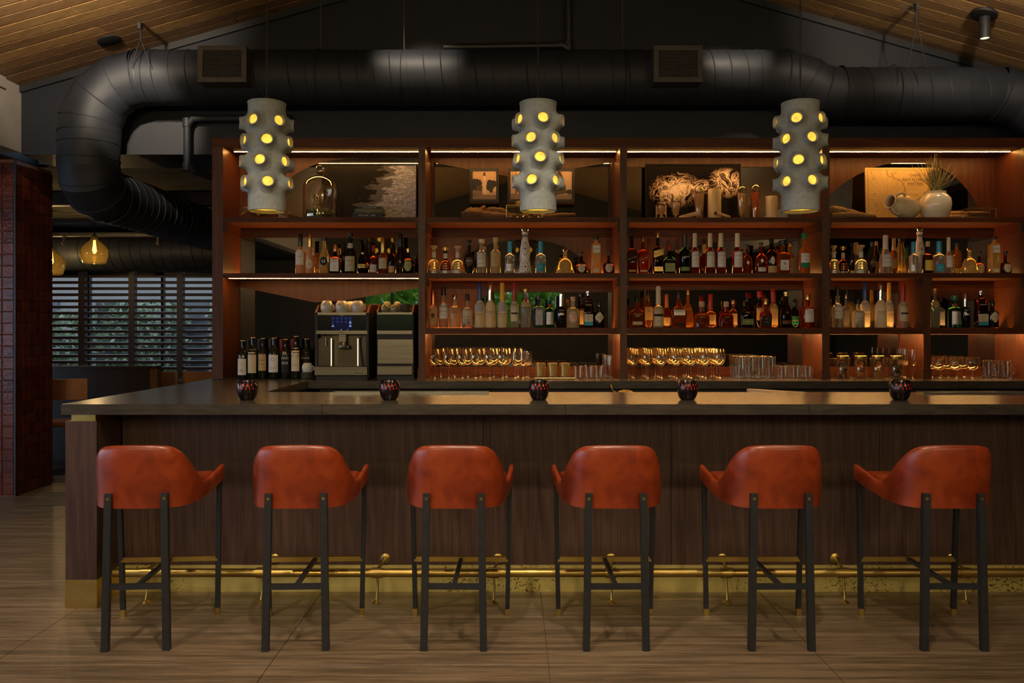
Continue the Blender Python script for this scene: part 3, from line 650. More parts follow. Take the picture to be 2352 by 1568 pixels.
# foot rail
DR = 4.45; ZR = .152
fr = thing('foot_rail', 'round brass foot rail on floor brackets along the bar front', 'rail', (0, DR, 0))
MB().tube([(X(262, DR), 0, ZR), (XR, 0, ZR)], .0225, 20).build('rail', BRASS, fr)
for p in (338, 602, 866, 1134, 1403, 1668, 1937, 2215, 2490):
    x = X(p, DR); k = fr
    q = MB().lathe([(.0245, -.028), (.027, -.028), (.027, .028), (.0245, .028)], 20, M=Matrix.Translation((x, 0, ZR)) @ Matrix.Rotation(math.pi/2, 4, 'Y')).build('collar', BRASS, k)
    r_ = MB(); r_.tube([(x, 0, ZR-.02), (x+.004, .0, .075), (x, -.02, .012)], [.008, .006, .006], 10); r_.build('leg', BRASS, k)
    MB().lathe([(0, 0), (.024, 0), (.024, .003), (.012, .012), (.006, .016), (0, .016)], 18, c=(x, -.02, 0)).build('floor_flange', BRASS, k)
    MB().tube([(x, 0, ZR+.02), (x+.012, .08, .172), (x+.02, DP-DR-.006, .18)], [.008, .007, .007], 10).build('arm', BRASS, k)
    MB().lathe([(0, 0), (.027, 0), (.027, .004), (.012, .01), (0, .01)], 20, M=Matrix.Translation((x+.02, DP-DR-.0005, .182)) @ Matrix.Rotation(math.pi/2, 4, 'X')).build('wall_flange', BRASS, k)
# drip trays
def tray(x0, x1, label):
    t = thing('drip_tray', label, 'tray', ((x0+x1)/2, 5.02, ZB)); h = (x1-x0)/2
    b = MB(); b.box(-h, h, -.045, .045, 0, .003); b.box(-h, h, -.045, -.041, .003, .011); b.box(-h, h, .041, .045, .003, .011); b.box(-h, -h+.005, -.041, .041, .003, .011); b.box(h-.005, h, -.041, .041, .003, .011)
    b.build('pan', STEEL, t, smooth=0)
    g = MB()
    for k in range(int(h*2/.02)-1): g.box(-h+.012+.02*k, -h+.018+.02*k, -.040, .040, .006, .009)
    g.build('grate', CHROME, t, smooth=0)['kind'] = 'stuff'
tray(X(757, 4.93), X(1122, 4.93), 'long steel drip tray behind the second candle'); tray(X(2130, 4.93), 3.1, 'long steel drip tray at the right end of the bar')
# candle holders
RUBY = mat('ruby_glass', (.006, .003, .004), .18, spec=.6)
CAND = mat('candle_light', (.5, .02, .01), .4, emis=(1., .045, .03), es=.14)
def votive(px, label):
    D = 4.59; s = 1.05
    t = thing('candle_holder', label, 'candle holder', (X(px, D), D, ZB)); n = 36
    prof = [(0, 0), (.030, 0), (.036, .004), (.046, .022), (.0515, .045), (.0525, .062), (.051, .082), (.046, .098), (.043, .104), (.040, .104), (.042, .095), (.045, .06), (.038, .012), (0, .010)]
    vs = []; fs = []; N = 72
    for i, (r, z) in enumerate(prof):
        for j in range(N):
            a = 2*math.pi*j/N; k = 1.
            if 2 <= i <= 8: k = 1+.022*math.cos(18*a+(math.pi if z > .055 else 0))
            vs.append((r*k*s*math.sin(a), -r*k*s*math.cos(a), z*s))
    for i in range(len(prof)-1):
        for j in range(N): fs.append((i*N+j, i*N+(j+1) % N, (i+1)*N+(j+1) % N, (i+1)*N+j))
    MB().add(vs, fs).build('cup', RUBY, t, smooth=25)
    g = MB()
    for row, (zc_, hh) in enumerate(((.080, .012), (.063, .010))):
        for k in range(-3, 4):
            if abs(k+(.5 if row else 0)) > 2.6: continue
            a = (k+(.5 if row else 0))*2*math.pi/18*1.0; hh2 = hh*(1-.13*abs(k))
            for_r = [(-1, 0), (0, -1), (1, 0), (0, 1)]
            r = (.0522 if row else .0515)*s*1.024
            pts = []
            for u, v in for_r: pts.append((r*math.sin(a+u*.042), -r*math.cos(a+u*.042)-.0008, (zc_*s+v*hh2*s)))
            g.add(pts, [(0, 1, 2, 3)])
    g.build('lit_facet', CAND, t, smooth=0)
    MB().lathe([(0, .012), (.018, .012), (.018, .04), (0, .04)], 16).build('wax', mat('red_wax', (.4, .02, .01), .5), t)
    return t
for p, l in ((568, 'black ruby candle holder in front of the wine bottles'), (895, 'black ruby candle holder in front of the coffee grinder'), (1238, 'black ruby candle holder in front of the wine glasses, middle of the bar'), (1579, 'black ruby candle holder with the brightest red glow'), (2067, 'black ruby candle holder at the right, in front of the garnish jars')): votive(p, l)
# ================================================================== bar stools
LEATHER = mat('orange_leather', (.40, .085, .02), .36, spec=.5, coat=.35); LEATHER.node_tree.nodes['Principled BSDF'].inputs['Coat Roughness'].default_value = .28
_n = noise(LEATHER, coords(LEATHER, (7, 7, 7), 'obj'), 1., 5., .6, .4); _n2 = noise(LEATHER, coords(LEATHER, (220, 220, 220), 'obj'), 1., 2.)
basecol(LEATHER, ramp(LEATHER, _n, [(.25, (.11, .012, .003)), (.48, (.22, .030, .006)), (.72, (.34, .060, .012))])); bump(LEATHER, _n2, .08, .001)
half = [(.0, .040, .924, .634), (.07, .042, .923, .634), (.118, .050, .919, .634), (.152, .064, .910, .634), (.177, .088, .884, .635), (.196, .122, .836, .637), (.210, .165, .776, .641), (.222, .21, .731, .647), (.234, .27, .721, .655), (.242, .345, .736, .664), (.250, .425, .752, .678), (.253, .470, .760, .690), (.252, .497, .752, .706)]
def stool_shell():
    ctl = [(-x, y, a, b_) for x, y, a, b_ in reversed(half[1:])]+half
    c2 = catmull([(x, y, 0) for x, y, a, b_ in ctl], 4); ch = catmull([(a, b_, 0) for x, y, a, b_ in ctl], 4)
    N = len(c2); vs = []; fs = []; T = .019
    prof = [(-1, .0), (-1.0, .06), (-1.12, .2), (-1.2, .45), (-1.12, .75), (-.95, .93), (-.5, .99), (0, 1.0), (.5, .985), (.85, .93), (.9, .75), (.9, .45), (.9, .2), (.8, .06), (.5, .01), (-.5, -.008)]
    m = len(prof)
    for i in range(N):
        t = (c2[min(i+1, N-1)]-c2[max(i-1, 0)]).normalized(); nrm = Vector((t.y, -t.x, 0))   # outward (rear/outside)
        top, bot = ch[i].x, ch[i].y; e = min(i, N-1-i)/4.; th = T*min(1, .35+.65*min(1, e))*(1-.42*min(1, max(0, (c2[i].y-.12)/.2)))
        for o, f in prof:
            z = bot+(top-bot)*f; lean = -.042*max(0, (z-.64)/.28)**1.2*max(0, 1-abs(c2[i].y-.04)/.16)
            p = c2[i]+nrm*(-o*th*-1)*-1
            p = c2[i]-nrm*(o*th)*-1*-1
            vs.append((p.x, p.y+lean, z))
    for i in range(N-1):
        for k in range(m): fs.append((i*m+k, i*m+(k+1) % m, (i+1)*m+(k+1) % m, (i+1)*m+k))
    fs += [tuple(range(m)), tuple(reversed(range((N-1)*m, N*m)))]
    return MB().add(vs, fs)
def make_stool(label):
    t = thing('bar_stool', label, 'bar stool', (0, 0, 0), 0, 'orange leather bar stools along the bar')
    stool_shell().build('backrest', LEATHER, t, smooth=60)
    pl = [(x*.93, y+.012) for x, y, a, b_ in half if y < .47]; poly = [(-x, y) for x, y in reversed(pl)]+pl[1:]; n = len(poly)
    cx, cy = 0, .26; b = MB(); rings = [(.93, .650), (.985, .66), (1, .70), (.985, .722), (.93, .735), (.7, .739), (.3, .740)]
    vs = [(cx+(x-cx)*k, cy+(y-cy)*k, z) for k, z in rings for x, y in poly]; fs = [tuple(range(n)), tuple(range((len(rings)-1)*n, len(rings)*n))]
    for i in range(len(rings)-1):
        for j in range(n): fs.append((i*n+j, i*n+(j+1) % n, (i+1)*n+(j+1) % n, (i+1)*n+j))
    b.add(vs, fs).build('seat', LEATHER, t, smooth=60)
    MB().box(-.15, .15, .09, .42, .628, .652, .004).build('seat_frame', BLACKMET, t, smooth=0)
    for s in (-1, 1):
        b = MB(); b.bar((s*.1345, .008, 0), (s*.1225, .016, .705), .031, .028); l = b.build('leg', BLACKMET, t, smooth=0)
        MB().lathe([(0, -.003), (.005, -.003), (.0068, 0), (0, 0)], 12, M=Matrix.Translation((s*.1228, .0015, .682)) @ Matrix.Rotation(-math.pi/2, 4, 'X') @ Matrix.Scale(-1, 4, (0, 0, 1))).build('screw', BRASS, l)
        a0, a1 = Vector((s*.2315, .470, 0)), Vector((s*.246, .455, .718)); k = .036/.718
        b = MB(); b.bar(a0+(a1-a0)*k, a1, .022, .024); l = b.build('leg', BLACKMET, t, smooth=0)
        MB().bar(a0, a0+(a1-a0)*k, .0225, .0245).build('ferrule', BRASS, l, smooth=0)
    z = .287; MB().bar((-.128, .011, z), (.128, .011, z), .024, .02).build('rear_stretcher', BLACKMET, t, smooth=0)
    MB().bar((0, .02, z), (0, .46, z), .018, .018).build('middle_stretcher', BLACKMET, t, smooth=0)
    MB().box(-.235, .235, .452, .476, z-.012, z+.012).build('footrest', BRASS, t, smooth=0)
    return t
sx = [313, 679.5, 1042, 1415.5, 1795, 2191.5]; srz = [4.0, 2.2, -.8, .4, 0, -.6]
slab_ = ['orange leather bar stool at the left end, beside the brass-shod post', 'orange leather bar stool second from the left', 'orange leather bar stool third from the left, left of the floor joint', 'orange leather bar stool fourth from the left, right of the floor joint', 'orange leather bar stool second from the right', 'orange leather bar stool furthest to the right']
s0 = make_stool(slab_[0])
for i in range(6):
    o = s0 if i == 0 else copy_tree(s0)
    o['label'] = slab_[i]; o.location = (X(sx[i], 3.775), 3.767, 0); o.rotation_euler = (0, 0, math.radians(srz[i]))
# ================================================================== back bar shelving
YM = 6.85
MIRROR = mat('smoked_mirror', (.19, .175, .15), .02, 1.)
su = thing('back_bar_shelving', 'tall walnut back bar shelving with four bays, mirrors and warm strip lights', 'shelf unit', (0, DW, ZB))
def loc(x, y, z): return (x, y-DW, z-ZB)
def sbox(x0, x1, y0, y1, z0, z1, name, m, par=None, bev=0):
    return MB().box(x0, x1, y0-DW, y1-DW, z0-ZB, z1-ZB, bev).build(name, m, par or su, smooth=0)
ZT0, ZT1 = 2.834, 2.904; ZA0, ZA1 = 2.259, 2.296; ZS0, ZS1 = 1.831, 1.868; ZC0, ZC1 = 1.40, 1.447
XD = [(-2.302, -2.219), (-.718, -.665), (.829, .882), (2.380, 2.437), (3.935, 4.0)]
sbox(XD[0][0], XD[0][1], DW-.0, YW-.1, ZB, ZT0, 'side_panel', WAL); sbox(XD[4][0], XD[4][1], DW, YW-.1, ZB, ZT0, 'side_panel', WAL)
for a, c in XD[1:4]: sbox(a, c, DW-.004, YM+.01, ZB, ZT0, 'divider', WAL)
for a, c in XD[1:4]: sbox(a-.006, c+.006, DW-.008, DW+.02, ZB, ZB+.075, 'plinth_block', WAL)
sbox(3.158, 3.212, DW-.004, YM+.01, ZB, ZS0, 'divider', WAL); sbox(3.152, 3.218, DW-.008, DW+.02, ZB, ZB+.075, 'plinth_block', WAL)
sbox(-2.302, 4.0, DW-.002, YM+.02, ZT0, ZT1, 'top_board', WALX)
sbox(-2.219, 3.935, YM+.010, YM+.028, ZB, ZT0, 'back_panel', WAL)
BAYS = [(XD[i][1], XD[i+1][0]) for i in range(4)]
for i, (a, c) in enumerate(BAYS):
    sbox(a, c, DW+.002, YM+.009, ZA0, ZA1, 'shelf', WALX, None, .001); sbox(a, c, DW+.002, YM+.009, ZS0, ZS1, 'shelf', WALX, None, .001)
    subs = [] if i == 0 else ([(a, c)] if i < 3 else [(a, 3.158), (3.212, c)])
    for q in subs:
        sbox(q[0], q[1], DW+.022, 6.614, ZC0+.022, ZC1, 'shelf', WALX); sbox(q[0], q[1], 6.646, YM-.045, ZC0+.022, ZC1, 'shelf', WALX); sbox(q[0], q[1], 6.614, 6.646, ZC0+.022, ZC0+.028, 'light_channel', WALX); sbox(q[0]+.02, q[1]-.02, 6.622, 6.638, ZC0+.028, ZC0+.030, 'strip_light', LEDADDED); sbox(q[0], q[1], YM-.045, YM+.009, ZC0+.022, ZC0+.028, 'light_channel', WALX); sbox(q[0], q[1], DW+.002, DW+.022, ZC0, ZC1, 'shelf_lip', WALX)  # middle channel and its strip are additions that light the bottles from below
    # aprons and side cleats under shelves, black connector at the front of each cleat
    rows = [(a, c, ZA0, 2.183)]+([(q[0], q[1], ZS0, 1.764) for q in (subs or [])])
    for x0, x1, zt_, zb_ in rows:
        sbox(x0, x1, YM-.012, YM+.009, zb_, zt_, 'apron', WALX)
        sbox(x0, x0+.012, DW+.03, YM-.012, zb_, zt_, 'cleat', WALX); sbox(x1-.012, x1, DW+.03, YM-.012, zb_, zt_, 'cleat', WALX)
        sbox(x0, x0+.014, DW+.004, DW+.03, zb_+.004, zt_, 'connector', BLACK); sbox(x1-.014, x1, DW+.004, DW+.03, zb_+.004, zt_, 'connector', BLACK)
    # strip lights: under the top board, on the back of each bottle shelf, under the lowest shelf
    yl = 6.615
    sbox(a+.03, c-.01, yl, yl+.011, ZT0-.0016, ZT0-.0001, 'strip_light', LED)
    sbox(a+.02, c-.02, YM-.030, YM-.016, ZS1, ZS1+.003, 'strip_light', LEDLOW)
    if i == 0: sbox(a+.03, c-.005, 6.50, 6.509, ZS0-.0017, ZS0-.0001, 'strip_light', LED)
    for q in subs:
        sbox(q[0]+.02, q[1]-.02, YM-.034, YM-.018, ZC0+.028, ZC0+.030, 'strip_light', LEDC)
        sbox(q[0]+.02, q[1]-.02, DW+.026, DW+.040, ZC0+.015, ZC0+.0215, 'strip_light', LEDCTR)
        sbox(q[0]+.02, q[1]-.02, YM-.075, YM-.06, ZC0+.015, ZC0+.0215, 'strip_light', LEDBCK)
        sbox(q[0], q[1], YM-.01, YM+.009, ZB, ZB+.075, 'upstand', WALX)
# mirrors in waves across the back panel (outlines in shelf-opening order)
def mirror(pts):
    poly = [(X(px, YM), Z(py, YM)-ZB) for px, py in pts]
    MB().prism(poly, lambda u, v, d: (u, d-DW, v), YM+.002, YM+.009).build('mirror', MIRROR, su, smooth=0)
def arc(pts, n=6): return [(p.x, p.y) for p in catmull([(x, y, 0) for x, y in pts], n)]
yA, yB, yC, yK = 515.6, 635.0, 753.5, 862.0
mirror([(640, yA)]+arc([(640, 465), (662, 415), (700, 388), (745, 372), (820, 362), (960, 358)])+[(960, yA)])
mirror([(552, 545), (966, 545), (966, yB), (552, yB)])
mirror([(552, yK), (552, 660), (585, 666), (722, 694), (790, 690), (962, 661), (966, 661), (966, yK)])
mirror([(992, yA), (992, 373), (1190, 409), (1400, 373), (1405, 373), (1405, yA)])
mirror([(1035, yB)]+arc([(1035, 628), (1055, 600), (1085, 578), (1130, 559), (1180, 551), (1220, 550), (1268, 557), (1310, 575), (1343, 603), (1362, 628)])+[(1362, yB)])
mirror([(1082, yC)]+arc([(1082, 740), (1095, 705), (1112, 682), (1130, 671)])+[(1405, 671), (1405, yC)])
mirror([(992, 847), (992, 768), (1405, 768), (1405, 847)])
mirror([(1428, yA), (1428, 383), (1843, 383), (1843, yA)])
mirror([(1480, yB), (1500, 605), (1545, 576), (1640, 556), (1843, 547), (1843, yB)])
mirror([(1428, yC), (1428, 666), (1843, 666), (1843, yC)])
mirror([(1428, 847), (1428, 768), (1843, 768), (1843, 847)])
mirror([(1868, yA)]+arc([(1868, 490), (1905, 450), (1950, 413), (2010, 384), (2070, 373), (2130, 376), (2180, 396), (2225, 440), (2262, 503)])+[(2264, yA)])
mirror([(1866, yB), (1866, 547), (2284, 547), (2284, yB)])
mirror([(1866, yC), (1866, 665), (2000, 665), (2064, 675), (2064, yC)])
mirror([(2082, yC), (2082, 668), (2155, 683), (2235, 692), (2284, 695), (2284, yC)])
mirror([(1866, 847), (1866, 768), (2064, 768), (2064, 847)]); mirror([(2082, 847), (2082, 768), (2284, 768), (2284, 847)])
# ================================================================== lettering helper
_TX = {}
def text_geo(s):
    """triangles of a line of text, cap height 1, centred on the origin"""
    if s in _TX: return _TX[s]
    cu = bpy.data.curves.new('t', 'FONT'); cu.body = s; cu.size = 1.; cu.align_x = 'CENTER'; cu.resolution_u = 2; cu.fill_mode = 'FRONT'
    o = bpy.data.objects.new('t', cu); me = o.to_mesh()
    vs = [(v.co.x, v.co.y) for v in me.vertices]; fs = [tuple(p.vertices) for p in me.polygons]
    o.to_mesh_clear(); bpy.data.objects.remove(o); bpy.data.curves.remove(cu)
    if vs:
        x0, x1 = min(v[0] for v in vs), max(v[0] for v in vs); y0, y1 = min(v[1] for v in vs), max(v[1] for v in vs); k = 1/max(y1-y0, 1e-4)
        vs = [((x-(x0+x1)/2)*k, (y-(y0+y1)/2)*k) for x, y in vs]
    _TX[s] = (vs, fs); return _TX[s]
def add_text(b, s, fn, u, v, h, wmax=None, shear=0.):
    vs, fs = text_geo(s)
    if not vs: return
    w = max(x for x, y in vs)*2*h; kx = min(1., wmax/w) if wmax else 1.
    b.add([fn(u+x*h*kx, v+y*h+shear*x*h*kx) for x, y in vs], fs)
# ================================================================== bottles
def gl(name, col, rough=.02, ior=1.36, trans=1.): return mat('glass_'+name, col, rough, trans=trans, ior=ior, spec=.5)
G = dict(clear=gl('clear', (.97, .92, .80), trans=.9), pale=gl('pale', (.98, .82, .46), trans=.78), gold=gl('gold', (.98, .64, .18), trans=.74), amber=gl('amber', (.85, .30, .045), trans=.82), whisky=gl('whisky', (.62, .15, .025), trans=.9),
         red=gl('red', (.50, .06, .012), trans=.9), dark=gl('dark', (.10, .022, .008)), pink=gl('pink', (.95, .50, .24), trans=.62), green=gl('green', (.06, .34, .08)), dgreen=gl('dark_green', (.012, .05, .02)),
         teal=gl('teal', (.42, .80, .78)), frost=gl('frost', (.97, .82, .52), .32, 1.2, .55), black=mat('glass_black', (.006, .005, .006), .08, spec=.6), wine=mat('glass_wine', (.008, .010, .006), .1, spec=.6),
         ceramic=mat('white_glaze', (.62, .58, .52), .2), yellow=gl('yellow', (.95, .72, .12), .25))
CC = dict(black=mat('cap_black', (.010, .010, .011), .3), gold=mat('cap_gold', (.62, .42, .12), .28, 1.), silver=CHROME, copper=mat('cap_copper', (.62, .25, .12), .3, 1.), red=mat('cap_red', (.30, .015, .012), .35), wax=mat('cap_wine_red', (.09, .006, .008), .4),
          blue=mat('cap_blue', (.015, .04, .16), .3), cyan=mat('cap_cyan', (.02, .25, .42), .35), yellow=mat('cap_yellow', (.65, .36, .02), .4), cork=noisemat('cork', (.42, .27, .13), (.58, .40, .22), (90, 90, 90), 'obj', rough=.8),
          cream=mat('cap_cream', (.62, .52, .36), .4), green=mat('cap_green', (.01, .16, .08), .3), white=mat('cap_white', (.6, .58, .52), .3), orange=mat('cap_orange', (.45, .12, .03), .4), navy=mat('print_navy', (.01, .015, .06), .4))
def pap(n, c): return mat('paper_'+n, c, .65, spec=.3)
LC = dict(white=pap('white', (.60, .57, .50)), cream=pap('cream', (.52, .43, .28)), tan=pap('tan', (.45, .29, .13)), black=pap('black', (.012, .011, .011)), silver=mat('paper_silver', (.45, .43, .40), .4, .6), teal=pap('teal', (.03, .26, .33)),
          green=pap('green', (.16, .22, .07)), lime=pap('lime', (.28, .31, .12)), yellow=pap('yellow', (.58, .40, .06)), red=pap('red', (.30, .03, .02)), grey=pap('grey', (.33, .31, .30)), gold=mat('paper_gold', (.50, .34, .10), .35, .7),
          forest=pap('forest', (.01, .15, .08)), brown=pap('brown', (.10, .045, .02)), pink=pap('pink', (.55, .33, .22)), orange=pap('orange', (.45, .20, .05)))
PROF = dict(
    spirit=(2, 1, [(0, 0), (.9, 0), (1, .02), (1, .60), (.93, .66), (.6, .73), (.40, .78), (.36, .84), (.36, .965), (.42, .97), (.42, 1), (0, 1)]),
    wine=(2, 1, [(0, 0), (.92, 0), (1, .015), (1, .62), (.9, .68), (.55, .755), (.40, .80), (.37, .86), (.37, .96), (.41, .965), (.41, 1), (0, 1)]),
    slope=(2, 1, [(0, 0), (.92, 0), (1, .02), (1, .42), (.9, .55), (.55, .70), (.38, .80), (.35, .97), (.4, .975), (.4, 1), (0, 1)]),
    tall=(2, 1, [(0, 0), (.92, 0), (1, .015), (1, .56), (.95, .62), (.72, .69), (.47, .745), (.41, .80), (.39, 1), (0, 1)]),
    square=(5, 1, [(0, 0), (.95, 0), (1, .02), (1, .64), (.9, .69), (.46, .745), (.36, .78), (.36, 1), (0, 1)]),
    squat=(2, .8, [(0, 0), (.9, 0), (1, .03), (1, .5), (.9, .61), (.55, .71), (.3, .76), (.28, 1), (0, 1)]),
    flask=(3.2, .55, [(0, 0), (.85, 0), (.9, .02), (1, .38), (.98, .55), (.75, .67), (.3, .76), (.25, 1), (0, 1)]),
    bell=(2, .8, [(0, 0), (.95, 0), (1, .04), (.93, .2), (.72, .5), (.58, .62), (.3, .72), (.2, .78), (.2, 1), (0, 1)]),
    gourd=(2, 1, [(0, 0), (.95, 0), (1, .02), (.92, .12), (.78, .28), (.66, .365), (.72, .43), (.78, .50), (.73, .63), (.54, .77), (.38, .88), (.42, .95), (.5, 1), (0, 1)]),
    ball=(2, 1, [(0, 0), (.6, 0), (.8, .05), (1, .3), (.95, .5), (.6, .66), (.28, .74), (.24, 1), (0, 1)]),
    pot=(2, .8, [(0, 0), (.85, 0), (1, .05), (1, .42), (.85, .54), (.45, .62), (.26, .67), (.24, 1), (0, 1)]),
    rect=(6, .9, [(0, 0), (.97, 0), (1, .01), (1, .84), (.85, .88), (.4, .91), (.36, .93), (.36, 1), (0, 1)]),
    facet=(2, 1, [(0, 0), (1, 0), (1.02, .02), (.94, .3), (.85, .5), (.6, .58), (.34, .63), (.32, .9), (.36, 1), (0, 1)]),
    urn=(2, 1, [(0, 0), (.6, 0), (.62, .03), (.95, .35), (1, .48), (.85, .6), (.45, .68), (.28, .73), (.26, 1), (0, 1)]),
    apoth=(2, 1, [(0, 0), (.95, 0), (1, .02), (1, .62), (.9, .69), (.4, .74), (.33, .77), (.33, 1), (0, 1)]))
def superell(n, q):
    def sec(a, k):
        c, s_ = math.cos(a), math.sin(a)
        if k <= 0: return c, s_
        e = 2/n; x, y = math.copysign(abs(c)**e, c), math.copysign(abs(s_)**e, s_)*q
        return c+(x-c)*k, s_+(y-s_)*k
    return sec
def outline(shape, hw, hh, n=32):
    if shape == 'oval': return [(hw*math.cos(2*math.pi*i/n), hh*math.sin(2*math.pi*i/n)) for i in range(n)]
    if shape == 'diamond': base = [(hw, 0), (0, hh), (-hw, 0), (0, -hh)]
    elif shape == 'arch':
        base = [(-hw, -hh), (hw, -hh), (hw, hh*.45)]+[(hw*math.cos(math.pi*i/8), hh*.45+hh*.55*math.sin(math.pi*i/8)) for i in range(1, 8)]+[(-hw, hh*.45)]
    elif shape == 'slant': base = [(-hw, -hh-.35*hw), (hw, -hh+.35*hw), (hw, hh+.35*hw), (-hw, hh-.35*hw)]
    else: base = [(-hw, -hh), (hw, -hh), (hw, hh), (-hw, hh)]
    out = []; m = max(1, n//len(base)) if len(base) < 8 else 2
    for p, q in zip(base, base[1:]+base[:1]):
        for i in range(m): out.append((p[0]+(q[0]-p[0])*i/m, p[1]+(q[1]-p[1])*i/m))
    return out
def patch(b, shape, u0, v0, hw, hh, fn, rings=4):
    ol = outline(shape, hw, hh); n = len(ol); vs = [fn(u0, v0)]; fs = []
    for k in range(1, rings+1):
        for u, v in ol: vs.append(fn(u0+u*k/rings, v0+v*k/rings))
    for j in range(n): fs.append((0, 1+j, 1+(j+1) % n))
    for k in range(rings-1):
        for j in range(n): a = 1+k*n; fs.append((a+j, a+n+j, a+n+(j+1) % n, a+(j+1) % n))
    b.add(vs, fs)
INK = mat('print_ink', (.015, .012, .012), .6); INKW = mat('print_white', (.62, .58, .50), .6); INKR = mat('print_red', (.40, .03, .02), .6); INKG = mat('print_gold', (.55, .38, .12), .4)
INKS = dict(k=INK, w=INKW, r=INKR, g=INKG)
def bottle(base, D, px, w, top, kind, glass, cap, labels, label, name='liquor_bottle', group=None, cat='bottle'):
    """cap (fraction of height, radius factor vs neck, colour, shape); labels [(shape, z0, z1, width fraction, paper, [(text, v, h, ink)])]"""
    x = X(px, D); H = Z(top, D)-base; rb = w*D/F/2; n, q, prof = PROF[kind]
    cf, cr, cc, cs = cap; hg = H*(1-cf)
    t = thing(name, label, cat, (x, D, base), 0, group)
    rows = [(r*rb, z*hg, 1 if (r > .7 and z < .9) else (.5 if r > .5 else 0)) for r, z in prof]
    m = G[glass]
    MB().lathe(rows, 28, sec=superell(n, q) if (n != 2 or q != 1) else None).build('glass', m, t, smooth=45)
    rn = prof[-2][0]*rb; z0 = hg-.001; ch = H-hg
    if cs == 'ball': cp = [(0, 0), (rn*.9, 0), (rn*.9, ch*.2), (rn*cr*.8, ch*.28), (rn*cr, ch*.6), (rn*cr*.7, ch*.9), (0, ch)]
    elif cs == 'knob': cp = [(0, 0), (rn*.95, 0), (rn*.95, ch*.35), (rn*cr, ch*.4), (rn*cr*1.08, ch*.7), (rn*cr, ch*.95), (0, ch)]
    elif cs == 'foil':
        fz = max((z for r, z in prof if r > .5), default=.7); z0 = hg*(fz+.05); ch = H-z0; rn = prof[-3][0]*rb
        cp = [(rn*1.12, 0), (rn*1.10, ch*.5), (rn*1.06, ch*.97), (rn*.9, ch), (0, ch)]
    else: cp = [(0, 0), (rn*cr, 0), (rn*cr, ch*.93), (rn*cr*.9, ch), (0, ch)]
    MB().lathe(cp, 20, c=(0, 0, z0)).build('cap', CC[cc], t)
    def rad(z):
        zz = z/hg
        for (r0, a), (r1, b_) in zip(prof, prof[1:]):
            if a <= zz <= b_ and b_ > a: return rb*(r0+(r1-r0)*(zz-a)/(b_-a))
        return rb
    def surf(off):
        flat = n > 3
        def fn(u, v):
            r = rad(v)
            if flat: return (u, -r*q-off, v)
            a = max(-1.5, min(1.5, u/(r if q == 1 else r*1.0))); return ((r+off)*math.sin(a), -(r+off)*math.cos(a)*q-(off if q < 1 else 0), v)
        return fn
    for i, (shape, a, b_, wf, paper, lines) in enumerate(labels):
        zc_, hh = (a+b_)/2*H, (b_-a)/2*H; hw = wf*rb; par = t
        if paper:
            lb = MB(); patch(lb, shape, 0, zc_, hw, hh, surf(.0006+.0004*i)); par = lb.build('label' if i == 0 else 'front_label', LC[paper], t, smooth=60)
        inks = {}
        for tx, v, th, ink in lines:
            bb = inks.setdefault(ink, MB()); add_text(bb, tx, surf(.0012+.0004*i), 0, zc_+v*hh, th*hh, hw*1.75, .35 if shape == 'slant' else 0)
        for ink, bb in inks.items():
            if bb.v: bb.build('lettering', INKS[ink], par, smooth=0, fix=False)
    return t
def grid_windows(t, H, rb, m, rows=3, cols=4):
    b = MB()
    for i in range(rows):
        for j in range(cols):
            z = H*(.17+.085*i); a = (j-(cols-1)/2)*.42; hw = .16; r = rb*(1.005-.05*i)
            b.add([((r+.001)*math.sin(a+s*hw), -(r+.001)*math.cos(a+s*hw), z+d) for s, d in ((-1, 0), (1, 0), (1, H*.06), (-1, H*.06))], [(0, 1, 2, 3)])
    b.build('window_panel', m, t, smooth=0)['kind'] = 'stuff'
FR, BK = 6.57, 6.69
sc, bk = (.07, 1.15), (.1, 1.15)
K = lambda f, c, s='cyl', r=1.15: (f, r, c, s)
def row(base, D, items, **kw):
    for it in items: bottle(base, it[8] if len(it) > 8 else D, *it[:8], **kw)
R2, R3 = ZS1+.0005, ZC1+.0025
